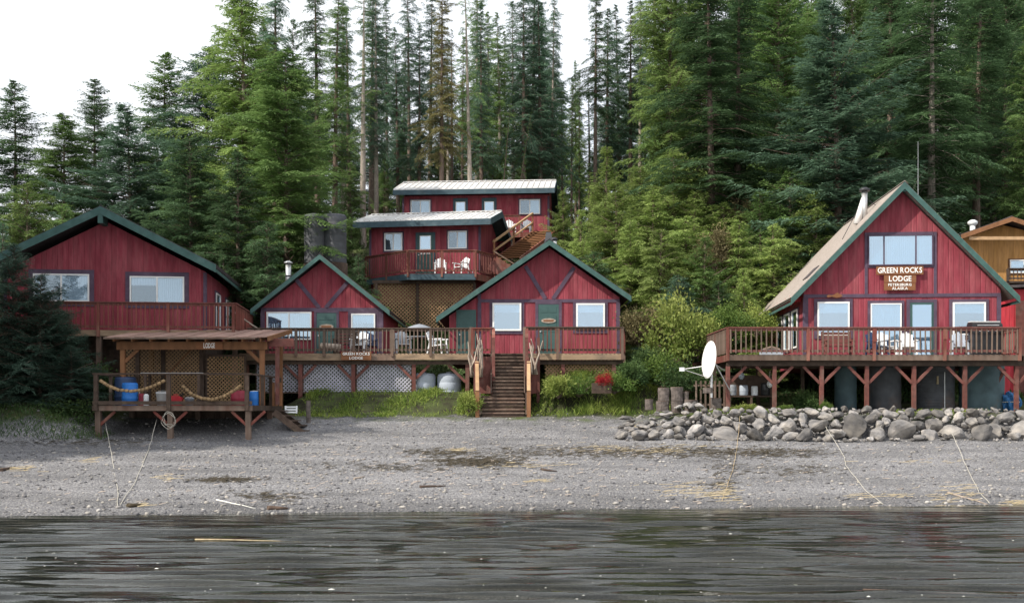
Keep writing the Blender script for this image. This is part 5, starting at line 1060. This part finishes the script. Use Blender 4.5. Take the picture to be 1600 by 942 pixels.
# ------------------------------------------------------------ vegetation
def blades(rs, P, D, ln, wd, flat=.35):
    """one slim triangle per needle spray: P origins, D directions"""
    n = len(P); D = D/np.linalg.norm(D, axis=1, keepdims=True); up = np.tile([0., 0, 1], (n, 1)) + rs.normal(0, flat, (n, 3)); S = np.cross(D, up); S /= np.linalg.norm(S, axis=1, keepdims=True) + 1e-9
    v = np.stack([P - S*wd[:, None], P + S*wd[:, None] , P + D*ln[:, None]], 1); return v
def conifer(seed, h, r, cb, per_m, style, M=5, sp=.15, bl=.20, bw=.036, dead=0):
    rs = np.random.RandomState(seed); V = []; T = []; wood = MB()
    sway = rs.normal(0, .012*h, 2); cx = lambda z: np.array([sway[0]*(z/h)**2, sway[1]*(z/h)**2])
    rb = .010*h + .05
    wood.tube([(*cx(h*q), h*q) for q in (-.03, 0, .03, .1, .25, .45, .65, .8, .92, 1)], [rb*1.5, rb*1.35, rb*1.08, rb, rb*.86, rb*.66, rb*.44, rb*.26, rb*.12, .012], 9)
    nb = int(h*(1 - cb)*per_m); gapc = rs.uniform(0, 1, 6); gapa = rs.uniform(0, 6.28, 6); lob = rs.rand(2)*6.28
    for i in range(nb):
        u = (i + rs.rand())/nb; u = u**.92; z = h*(cb + (1 - cb)*u); a = rs.rand()*6.283
        thin = min([1] + [.35 + .65*min(1, (abs(u - c)/.07)**2 + (abs((a - g + 3.14) % 6.283 - 3.14)/.9)**2) for c, g in zip(gapc, gapa)])
        prof = ((1 - u)**(.62 if style == 'hemlock' else .72))*min(1, .55 + u/.22) + .03
        L_ = r*prof*rs.uniform(.50, 1.15)*thin*(1.3 if rs.rand() > .90 else 1)*(1 + .24*math.sin(2*a + 7*u + lob[0]) + .16*math.sin(3*a - 13*u + lob[1]))
        if L_ < .12: L_ = .12
        if style == 'hemlock': e0, dr = rs.normal(.34, .16) + .45*u, rs.uniform(.28, .62)
        elif style == 'spruce': e0, dr = rs.normal(.08, .14) + .8*u*u, rs.uniform(.10, .38)
        else:
            e0, dr = rs.normal(-.06, .20) + .55*u, rs.uniform(.10, .55)
            if rs.rand() < .22: L_ *= .35
        n = max(3, int(L_/sp)); t = (np.arange(n) + rs.rand(n)*.6)/n; t = .12 + .88*t
        dirh = np.array([math.cos(a), math.sin(a)]); cv = rs.normal(0, .15); perp = np.array([-dirh[1], dirh[0]])
        hx = L_*t[:, None]*dirh + (L_*cv*t*t)[:, None]*perp; zz = z + L_*(e0*t - dr*t*t + (.16*t**4 if style == 'spruce' else 0))
        Bp = np.column_stack([hx + cx(z), zz]); tan = np.column_stack([np.tile(dirh, (n, 1)) + (2*cv*t)[:, None]*perp, e0 - 2*dr*t])
        tan /= np.linalg.norm(tan, axis=1, keepdims=True)
        c0 = cx(z); wood.tube([(c0[0], c0[1], z)] + [tuple(Bp[k]) for k in sorted(set((0, n//2, n - 1)))], [.012 + .010*L_, .010 + .007*L_, .008 + .004*L_, .004][:1 + len(set((0, n//2, n - 1)))], 4, False)
        bt = rs.uniform(-.22, .22)
        for sgn in (-1, 1):
            sv = np.cross(tan, [0, 0, 1.])*sgn; ang = rs.uniform(.75, 1.15, n)
            td = tan*np.cos(ang)[:, None] + sv*np.sin(ang)[:, None]; td[:, 2] -= rs.uniform(-.05, .38, n)*(.9 if style == 'hemlock' else .8)
            tl = (.40*L_*(1.02 - t)**.8 + .14)*rs.uniform(.6, 1.2, n); tl = np.minimum(tl, 1.0)
            s_ = (np.arange(M) + .3)/M
            P = Bp[:, None] + td[:, None]*(tl[:, None]*s_)[..., None] + rs.normal(0, .025, (n, M, 3)); P[..., 2] -= (.22*tl[:, None]*s_**2)
            alt = np.where(np.arange(M) % 2, 1, -1)*rs.uniform(.2, .8, (n, M)); sd = np.cross(td, [0, 0, 1.]); D = td[:, None] + sd[:, None]*alt[..., None] + rs.normal(0, .22, (n, M, 3)); D[..., 2] -= .12
            ln = np.maximum(bl*.6, np.minimum(bl*1.5, tl*.55))[:, None]*rs.uniform(.7, 1.25, (n, M)); wd = bw*rs.uniform(.7, 1.3, (n, M))
            V.append(blades(rs, P.reshape(-1, 3), D.reshape(-1, 3), ln.ravel(), wd.ravel()))
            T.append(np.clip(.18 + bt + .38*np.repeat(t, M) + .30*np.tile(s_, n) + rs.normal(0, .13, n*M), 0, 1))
    for i in range(dead):
        z = h*rs.uniform(.08, cb + .1); a = rs.rand()*6.28; L_ = rs.uniform(.4, 1.5); c0 = cx(z); wood.tube([(c0[0], c0[1], z), (c0[0] + L_*.6*math.cos(a), c0[1] + L_*.6*math.sin(a), z + .05*L_), (c0[0] + L_*math.cos(a), c0[1] + L_*math.sin(a), z - .15*L_)], [.025, .015, .006], 4, False)
    V = np.concatenate(V).reshape(-1, 3); Fc = np.arange(len(V)).reshape(-1, 3)
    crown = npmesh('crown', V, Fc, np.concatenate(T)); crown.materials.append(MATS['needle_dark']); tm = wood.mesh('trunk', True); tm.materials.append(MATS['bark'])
    return (h, r, tm, crown)
PROTO = {}
for key, args in {
    'hem': [(1, 18, 4.9, .03, 19, 'hemlock'), (2, 18, 4.5, .03, 19, 'hemlock'), (21, 18, 4.2, .06, 17, 'hemlock')], 'spr': [(3, 18, 4.5, .03, 19, 'spruce'), (4, 18, 4.0, .05, 19, 'spruce'), (22, 18, 4.2, .08, 16, 'spruce')],
    'tall': [(5, 26, 3.3, .30, 16, 'forest'), (6, 26, 3.0, .46, 15, 'forest'), (7, 26, 3.6, .22, 15, 'forest'), (16, 26, 2.8, .52, 15, 'forest')],
    'sparse': [(8, 26, 2.0, .35, 6, 'forest')], 'young': [(9, 7, 2.3, .0, 26, 'hemlock'), (10, 7, 2.6, .0, 26, 'hemlock'), (11, 7, 2.1, .0, 26, 'spruce')]}.items():
    PROTO[key] = [conifer(*a, M=(8 if key in ('hem', 'spr') else 8 if key == 'young' else 7), dead=(26 if key in ('tall', 'sparse') else 4), **(dict(sp=.12, bl=.14, bw=.019) if key == 'young' else dict(sp=.16, bl=.20, bw=.031) if key in ('hem', 'spr') else dict(sp=.16, bl=.20, bw=.030))) for a in args]
PROTO['near'] = [conifer(12, 7, 3.0, .0, 34, 'spruce', M=7, sp=.10, bl=.13, bw=.017)]
TREE_N = [0]
def tree(label, px, top, Y, kind, needle, wide=1., var=None, group=None, bark='bark', lean=0, base=None, name='conifer_tree', cat='tree', x=None, h=None):
    X = PX(px, Y) if x is None else x; z0 = g1(X, Y) - .1 if base is None else base; TREE_N[0] += 1; i = TREE_N[0]
    P = PROTO[kind]; ph, pr, tm, cm = P[i % len(P) if var is None else var]
    hh = (PZ(top, Y) - z0) if h is None else h
    s = hh/ph; t = thing(name, label, cat, (X, Y, z0), i*2.399, group)
    if lean: t.rotation_euler = (0, lean, 0)
    w = s*wide; w = min(w, 1.9) if kind != 'young' else w
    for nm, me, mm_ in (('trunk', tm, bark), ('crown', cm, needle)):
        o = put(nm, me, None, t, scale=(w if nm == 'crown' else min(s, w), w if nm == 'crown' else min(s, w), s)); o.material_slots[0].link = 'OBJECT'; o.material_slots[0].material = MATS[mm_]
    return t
# left group
tree('dark narrow spruce at the far left edge against the sky', 25, 128, 62, 'spr', 'needle_dark', 1.45, 1); tree('olive hemlock between the far left spruce and the pointed dark one', 100, 178, 60, 'hem', 'needle_hemlock', 1.5, 1); tree('pointed dark conifer above the left house gable left slope', 148, 124, 66, 'spr', 'needle_dark', 1.35, 1)
tree('blue-green spruce rising above the left house ridge', 206, 168, 57, 'spr', 'needle_spruce', 1.6, 0); tree('mid green conifer with slim top above the left house right slope', 256, 84, 65, 'spr', 'needle_hemlock', 1.45, 1); tree('rounder green conifer left of the tall yellow-green hemlock', 322, 74, 64, 'hem', 'needle_spruce', 1.35, 0)
tree('tall yellow-green hemlock left of the small cabin', 385, -30, 60, 'hem', 'needle_light', 1.0, 0); tree('broad bright green hemlock behind the small cabin', 448, 80, 56, 'hem', 'needle_hemlock', 1.3, 1); tree('dark lower hemlock behind the left house right slope', 300, 215, 52, 'hem', 'needle_dark', 1.1, 0); tree('dense dark hemlock between left house and small cabin', 372, 235, 50, 'hem', 'needle_dark', 1.0, 1)
tree('pale olive young hemlock left of the left house roof', 42, 288, 50, 'young', 'needle_light', .75, 0); tree('young olive hemlock behind the left house left slope', 100, 322, 52, 'young', 'needle_hemlock', .9, 1); tree('young dark spruce at the left edge below the olive hemlock', 2, 350, 47, 'young', 'needle_spruce', .8, 2)
tree('tall thin dark conifer rising behind the yellow-green hemlock', 430, -90, 76, 'tall', 'needle_spruce', .9, 0); tree('tall conifer with bare trunk left of the grey water tanks', 496, -60, 74, 'tall', 'needle_dark', .95, 2)
# the big near spruce at the left edge
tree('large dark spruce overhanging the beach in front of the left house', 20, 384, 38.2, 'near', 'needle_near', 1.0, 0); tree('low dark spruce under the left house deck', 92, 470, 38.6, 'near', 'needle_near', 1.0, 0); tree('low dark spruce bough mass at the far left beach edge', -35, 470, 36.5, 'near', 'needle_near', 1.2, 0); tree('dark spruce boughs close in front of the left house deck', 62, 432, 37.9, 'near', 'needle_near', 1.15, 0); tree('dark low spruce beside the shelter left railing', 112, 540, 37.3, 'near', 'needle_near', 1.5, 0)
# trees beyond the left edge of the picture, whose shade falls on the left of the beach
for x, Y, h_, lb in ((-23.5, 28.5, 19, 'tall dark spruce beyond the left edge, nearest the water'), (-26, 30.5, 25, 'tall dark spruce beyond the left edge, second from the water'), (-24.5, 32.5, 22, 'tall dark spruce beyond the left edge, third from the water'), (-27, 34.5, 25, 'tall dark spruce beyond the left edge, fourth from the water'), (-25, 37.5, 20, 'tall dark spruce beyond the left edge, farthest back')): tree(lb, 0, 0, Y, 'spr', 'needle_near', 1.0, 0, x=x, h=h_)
# stand behind the upper cabins: single trunks
tree('golden-brown old conifer behind the upper cabins', 690, -40, 70, 'tall', 'needle_gold', .85, 0); tree('leaning pale dead-looking trunk rising right of the golden conifer', 737, -60, 70, 'sparse', 'needle_hemlock', .8, 0, bark='bark_pale', lean=R(-1.5)); tree('bushy topped dark conifer left of the sky gap', 845, -12, 76, 'tall', 'needle_spruce', 1.0, 2); tree('pointed conifer just right of the sky gap', 948, 14, 82, 'tall', 'needle_spruce', .95, 0); tree('slimmer conifer second right of the sky gap', 985, 2, 84, 'tall', 'needle_dark', .9, 1); tree('thin leaning bare trunk right of the golden conifer', 778, 150, 72, 'sparse', 'needle_hemlock', .5, 0, lean=R(5)); tree('slanting bare trunk behind the topmost cabin', 797, 165, 73, 'sparse', 'needle_hemlock', .5, 0, lean=R(9)); tree('tall sparse conifer above the grey water tanks', 567, -50, 68, 'sparse', 'needle_hemlock', .95, 0, bark='bark_pale')
rg = random.Random(3)
cen = [(523, 70), (545, 80), (588, 72), (605, 82), (622, 75), (640, 86), (655, 73), (672, 80), (706, 77), (722, 84), (752, 74), (765, 82), (783, 78), (802, 84), (818, 75), (832, 88), (862, 78), (878, 86), (905, 84), (922, 90), (968, 92), (1000, 88), (536, 92), (580, 96), (630, 98), (700, 95), (745, 97), (790, 99), (850, 96), (893, 80), (900, 93), (930, 79)]
FEAT = [(523, 'right grey water tank'), (560, 'left end of the upper cabin'), (600, 'left window of the upper cabin'), (630, 'left end of the topmost roof'), (657, 'left window of the topmost cabin'), (690, 'golden conifer foot'), (718, 'first small door of the topmost cabin'), (745, 'pale leaning trunk'), (768, 'second small door of the topmost cabin'), (795, 'orange stairs'), (828, 'right window of the topmost cabin'), (858, 'right end of the topmost roof'), (890, 'sky gap'), (930, 'pointed pale young hemlock'), (985, 'slope left of the pale green hemlock')]
for px, Y in cen:
    tp = rg.uniform(-70, 60) if not 870 < px < 930 else rg.uniform(70, 150)
    ft = min(FEAT, key=lambda q: abs(q[0] - px)); sd_w = 'just left of' if px < ft[0] - 4 else 'just right of' if px > ft[0] + 4 else 'straight above'
    tree(('near' if Y < 76 else 'middle row' if Y < 87 else 'far') + ' slender bare-trunked conifer ' + sd_w + ' the ' + ft[1], px, tp, Y, 'tall' if rg.random() > .12 else 'sparse', rg.choice(['needle_spruce', 'needle_dark', 'needle_hemlock', 'needle_spruce']), rg.uniform(.62, .95), group='slender trees behind the upper cabins', bark=rg.choice(['bark', 'bark', 'bark_pale']))
for i in range(22):
    px = 478 + i*25 + rg.uniform(-8, 8); Y = rg.uniform(98, 124)
    tree('small far conifer glimpsed between the trunks behind the upper cabins', px, rg.uniform(110, 250) if not 870 < px < 930 else rg.uniform(190, 250), Y, rg.choice(['spr', 'hem']), rg.choice(['needle_dark', 'needle_hemlock', 'needle_spruce']), rg.uniform(.75, 1.0), group='far trees between the trunks')
for px, tp, Y, nd, w, lb in [(548, 255, 67, 'needle_hemlock', .7, 'sapling hemlock among the trunks right of the tanks'), (600, 240, 74, 'needle_hemlock', .7, 'sapling hemlock behind the upper cabin left end'), (880, 300, 70, 'needle_dark', .6, 'sapling beside the right end of the topmost cabin'), (770, 225, 76, 'needle_hemlock', .8, 'sapling behind the topmost roof middle'), (830, 215, 77, 'needle_hemlock', .8, 'sapling behind the topmost roof right part'), (680, 230, 76, 'needle_dark', .8, 'sapling behind the topmost roof left part')]: tree(lb, px, tp, Y, 'young', nd, w)
# right side
tree('tall pale green hemlock at the left edge of the right wood', 1045, -90, 66, 'hem', 'needle_light', .72, 0); tree('tall hemlock behind the pale green one', 1075, -120, 68, 'hem', 'needle_hemlock', .75, 1); tree('dark conifer with visible trunk left of the big blue spruce', 1112, -110, 58, 'tall', 'needle_dark', 1.5, 2); tree('dark conifer with black trunk next to the big blue spruce', 1152, -80, 60, 'tall', 'needle_dark', 1.4, 0)
tree('big blue-green spruce behind the lodge roof', 1312, 5, 55, 'spr', 'needle_spruce', 1.45, 0); tree('hemlock in the wood left of the big blue spruce top', 1215, -60, 66, 'hem', 'needle_hemlock', .95, 0); tree('tall dark conifer with pale grey trunk right of the lodge peak', 1455, -120, 57, 'tall', 'needle_dark', 1.5, 0, bark='bark_pale'); tree('dark spruce between the blue spruce and the grey trunk', 1390, -90, 63, 'spr', 'needle_dark', 1.0, 1); tree('dark conifer behind the cedar cabin roof', 1525, -110, 63, 'tall', 'needle_dark', 1.4, 2); tree('lighter hemlock at the right edge above the cedar cabin', 1606, 60, 58, 'hem', 'needle_hemlock', .75, 1); tree('dark spruce at the right edge behind the cedar cabin', 1570, -60, 70, 'spr', 'needle_dark', .95, 0); tree('dark hemlock behind the lodge ridge', 1420, 60, 68, 'hem', 'needle_dark', 1.0, 0)
for i in range(44):
    px = rg.uniform(1010, 1680); Y = rg.uniform(72, 108)
    tree('dark conifer lost in the depths of the right wood behind the lodge', px, rg.uniform(-120, 40), Y, rg.choice(['tall', 'spr', 'tall', 'hem']), rg.choice(['needle_dark', 'needle_dark', 'needle_spruce', 'needle_hemlock']), rg.uniform(.8, 1.05), group='trees deep in the right wood')
for i in range(14):
    px = rg.uniform(-60, 480); Y = rg.uniform(70, 95)
    tree('background conifer in the left wood behind the left house', px, 350 - max(0, px - 60)*.62 + rg.uniform(0, 60) if px < 360 else rg.uniform(20, 120), Y, rg.choice(['spr', 'hem']), rg.choice(['needle_dark', 'needle_spruce']), rg.uniform(.7, .9), group='trees deep in the left wood')
# young hemlocks on the slope between the cabins and the lodge
yl_ = [(965, 285, 57, 'needle_young_sunlit', 1.05, 'bright bushy young hemlock above the wide cabin roof'), (1020, 300, 56, 'needle_young_sunlit', 1.05, 'bright bushy young hemlock in the middle of the slope'), (1075, 340, 53, 'needle_young_sunlit', 1.0, 'bright young hemlock left of the tawny shrub'), (880, 300, 62, 'needle_young_sunlit', .8, 'young hemlock behind the wide cabin stovepipe'), (1130, 318, 56, 'needle_young_sunlit', .9, 'young green hemlock above the tawny shrub'), (1210, 352, 51, 'needle_young_sunlit', .8, 'feathery young hemlock by the middle of the lodge eave'), (945, 232, 60, 'needle_young_sunlit', .85, 'pointed pale young hemlock right of the wide cabin chimney'), (1000, 262, 62, 'needle_young_sunlit', .8, 'young hemlock right of the pointed pale one'), (1052, 240, 58, 'needle_young_sunlit', .9, 'tall young light green hemlock at the middle of the slope'), (905, 330, 56, 'needle_young_sunlit', .8, 'young pale hemlock low beside the wide cabin roof'), (985, 345, 54, 'needle_young_sunlit', .95, 'bushy young hemlock above the wide cabin right eave'), (1030, 360, 51, 'needle_young_sunlit', .95, 'bushy young hemlock in the middle of the slope foot'), (1100, 372, 50, 'needle_hemlock', 1.0, 'round dark young hemlock left of the lodge roof'), (1085, 300, 56, 'needle_young_sunlit', .8, 'young hemlock high on the slope left of the brown shrub'), (1152, 345, 52, 'needle_young_sunlit', .9, 'young hemlock beside the lodge roof lower edge'), (1190, 300, 54, 'needle_hemlock', .9, 'blue-green young conifer above the lodge roof lower edge'), (1235, 270, 55, 'needle_hemlock', .9, 'blue-green young conifer midway up the lodge roof edge'), (1275, 300, 53.5, 'needle_young_sunlit', .7, 'small young hemlock behind the lodge roof edge'), (1165, 420, 48, 'needle_young_sunlit', .9, 'low young hemlock at the lodge left eave'), (1060, 432, 48, 'needle_spruce', 1.1, 'low dark young hemlock above the yellow bush'), (930, 395, 52, 'needle_dark', .9, 'dark young hemlock behind the wide cabin right eave'), (1125, 440, 48, 'needle_dark', 1.0, 'dark young conifer between yellow bush and lodge')]
for px, tp, Y, nd, w, lb in yl_: tree(lb, px, tp, Y, 'young', nd, w*1.15)
for px, tp, Y, nd, w, lb in [(560, 400, 52, 'needle_dark', .7, 'small dark conifer between small cabin and lattice'), (420, 350, 49, 'needle_dark', .8, 'young dark hemlock behind the small cabin stovepipe'), (350, 400, 48.5, 'needle_dark', .8, 'young dark hemlock beside the left house rear'), (540, 330, 60, 'needle_hemlock', .6, 'young hemlock left of the upper cabin')]: tree(lb, px, tp, Y, 'young', nd, w)

# broadleaf bushes
def bush_mesh(seed, n, leaf, spiky=False):
    rs = np.random.RandomState(seed); nc = 26; C = rs.normal(0, 1, (nc, 3)); C /= np.linalg.norm(C, axis=1, keepdims=True); C *= (rs.uniform(.25, .85, nc)**.7)[:, None]; C[:, 2] = np.abs(C[:, 2])*1.0 + .05
    k = rs.randint(0, nc, n); P = C[k] + rs.normal(0, .15, (n, 3)); P[:, 2] = np.abs(P[:, 2])
    D = P - np.array([0, 0, .2]) + rs.normal(0, .5, (n, 3)); D /= np.linalg.norm(D, axis=1, keepdims=True); D[:, 2] -= .15
    S = np.cross(D, rs.normal(0, 1, (n, 3))); S /= np.linalg.norm(S, axis=1, keepdims=True); l = leaf*rs.uniform(.6, 1.3, n)[:, None]; w = l*(.16 if spiky else .36)
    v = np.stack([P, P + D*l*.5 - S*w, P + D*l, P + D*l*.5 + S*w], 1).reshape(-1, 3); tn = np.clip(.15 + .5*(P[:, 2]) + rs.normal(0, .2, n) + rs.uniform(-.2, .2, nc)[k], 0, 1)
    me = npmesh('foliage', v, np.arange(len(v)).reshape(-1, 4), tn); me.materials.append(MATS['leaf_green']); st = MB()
    for c in C: st.tube([(0, 0, -.15), tuple(c*.55), tuple(c)], [.03, .018, .006], 4, False)
    sm = st.mesh('stems'); sm.materials.append(MATS['bark']); return me, sm
BU = [bush_mesh(40 + i, 5200, .075) for i in range(4)] + [bush_mesh(50, 4200, .16, True)]
def bush(label, px, py, Y, rx, rz_, m, var=0, group=None, name='bush'):
    X = PX(px, Y); z = PZ(py, Y) if py else g1(X, Y); t = thing(name, label, 'bush', (X, Y, z), var*1.7 + px, group)
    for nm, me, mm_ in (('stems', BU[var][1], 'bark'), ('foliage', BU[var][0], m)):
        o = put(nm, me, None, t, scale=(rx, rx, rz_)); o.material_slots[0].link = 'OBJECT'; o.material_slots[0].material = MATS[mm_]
for a in [('bright yellow-green leafy bush left of the lodge deck', 1065, 560, 43.8, 1.6, 2.35, 'leaf_yellow', 0), ('yellow-green bush crown beside the lodge deck corner', 1090, 550, 43.6, 1.1, 1.6, 'leaf_yellow', 1), ('green bush below the bright yellow-green bush', 1040, 600, 41.5, 1.2, 1.1, 'leaf_green', 2), ('dark green bush under the dish', 1072, 610, 40.6, 1.1, 1.15, 'leaf_dark', 3), ('dark bush beside the right end of the middle deck', 1005, 590, 42.3, .9, 1.1, 'leaf_dark', 0), ('brownish dry bush behind the right end of the middle deck', 1000, 535, 44.6, 1.1, 1.5, 'leaf_brown', 1), ('tawny dry shrub high on the slope left of lodge', 1118, 415, 52, 1.1, 1.7, 'leaf_brown', 2), ('brown leafed shrub near the top of the slope', 1150, 350, 57, 1.0, 1.3, 'leaf_brown', 3), ('green shrub in the bank below the right middle deck', 960, 610, 40.4, .9, .75, 'leaf_green', 1), ('grey-green mounded shrub left of the red flowers', 905, 615, 40.4, .75, .75, 'leaf_green', 3), ('feathery green shrub right of the stair foot', 872, 618, 40.2, .75, .7, 'leaf_yellow', 4), ('spiky green plant right of the red flowers', 985, 600, 40.8, .7, .8, 'leaf_dark', 4), ('small green bush left of the stair foot', 733, 640, 39.6, .45, .6, 'leaf_yellow', 4), ('green shrub beneath the picture end of the lodge wall', 1140, 520, 44.6, 1.1, 1.1, 'leaf_green', 2), ('yellowish shrub at the foot of the lodge left wall', 1180, 520, 47, 1.0, 1.2, 'leaf_yellow', 3), ('reddish-green plant between lodge deck posts', 1262, 640, 40.2, .75, .75, 'leaf_dark', 1), ('tuft of green leaves on top of the boulder wall', 1162, 646, 37.6, .55, .32, 'leaf_yellow', 4), ('small green tuft above the boulder wall by the rope', 1290, 646, 38, .30, .40, 'leaf_green', 4), ('leafy tuft on the wall top under the lodge post', 1225, 644, 37.9, .35, .25, 'leaf_green', 4), ('shaded low bush at the left beach edge under the spruce', 100, 668, 36.8, 1.1, .9, 'leaf_dark', 0), ('dark bush behind the shelter left post', 130, 610, 39.5, 1.1, 1.3, 'leaf_dark', 3)]: bush(*a)
t = thing('flower_pot', 'clump of red flowers in a dark planter right of the deck', 'flowers', (PX(942, 39.75), 39.75, PZ(606, 39.75))); MB().box(-.4, .3, -.2, .2, -.2, .18).build('planter_box', 'wood_dark', t); o = put('flowers', BU[3][0], None, t, (.08, -.05, .1), scale=(.36, .3, .5)); o.material_slots[0].link = 'OBJECT'; o.material_slots[0].material = MATS['leaf_flower']
# undergrowth carpet on the slope, grass along the top of the beach
def carpet(name, label, cat, n, gen, ln, wd, m, seed, up=.9, clump=0):
    rs = np.random.RandomState(seed); X, Y, hs = gen(rs, n); n = len(X); Z = gz(X, Y); D = rs.normal(0, .45, (n, 3)); D[:, 2] = up; D /= np.linalg.norm(D, axis=1, keepdims=True); a = rs.rand(n)*6.28; S = np.column_stack([np.cos(a), np.sin(a), 0*a])
    l = ln*rs.uniform(.5, 1.3, n)*hs; P = np.column_stack([X, Y, Z - .02]); w = wd*rs.uniform(.6, 1.3, n)
    mid = P + D*l[:, None]*.6; tip = P + D*l[:, None] + np.column_stack([rs.normal(0, .25, n)*l, rs.normal(0, .25, n)*l, -.12*l])
    v = np.stack([P - S*w[:, None]*.6, mid - S*w[:, None], tip, mid + S*w[:, None]], 1).reshape(-1, 3)
    tn = np.clip(.45 + .55*vnoise(X, Y, 1.6, seed) + rs.normal(0, .25, n), 0, 1)
    o = put(name, npmesh(name, v, np.arange(len(v)).reshape(-1, 4), tn), m); return tag(o, label, cat, kind='stuff')
def g_slope(rs, n):
    Y = 46 + 34*rs.rand(n)**1.3; X = rs.uniform(-.5, .52, n)*Y; hs = .6 + .8*(vnoise(X, Y, .8, 77) > 0); return X, Y, hs
carpet('undergrowth', 'tangled green undergrowth covering the forested slope', 'undergrowth', 60000, g_slope, .32, .055, 'leaf_dark', 12)
def g_grass(rs, n):
    X = rs.uniform(-7.9, 6.5, n); Y = 38.3 + 6.5*rs.rand(n)**1.2; edge = 39.45 + .55*vnoise(X, Y*0, 1.3, 5) + .45*vnoise(X, Y, 5, 6); k = (Y > edge) & (rs.rand(n) < .10 + .95*sstep(-.22, .38, vnoise(X, Y, 2.6, 61))) & ~((np.abs(X + .33) < .85) & (Y < 42)) ; k &= ~((X < -2.0) & (X > -3.3) & (Y < 41) & (rs.rand(n) > .25)); hs = .45 + .8*sstep(-.5, .7, vnoise(X, Y, 1.1, 8)) * np.where(X > .5, 1.2, .42); return X[k], Y[k], hs[k]
carpet('grass', 'bright green grass along the top of the beach by the stairs', 'grass', 60000, g_grass, .34, .014, 'grass', 13)
def g_left(rs, n):
    X = rs.uniform(-19, -13.4, n); Y = rs.uniform(34.0, 36.6, n); k = Y > 34.6 + .35*vnoise(X, Y, 2, 5) + sstep(-14.6, -13, X)*1.3; return X[k], Y[k], np.full(k.sum(), .9)
carpet('bank_grass', 'olive grass coloured darker for shade on the bank at the left edge of the beach', 'grass', 3500, g_left, .26, .013, 'leaf_dark', 14)  # dark leaf colour stands in for shade under the spruces
def g_right(rs, n):
    X = rs.uniform(5.5, 17, n); Y = rs.uniform(37.2, 39.3, n); k = (vnoise(X, Y, 1.7, 15) > .18); return X[k], Y[k], np.full(k.sum(), .6)
carpet('terrace_grass', 'short grass tufts on the terrace behind the boulder wall', 'grass', 9000, g_right, .3, .014, 'grass', 15)
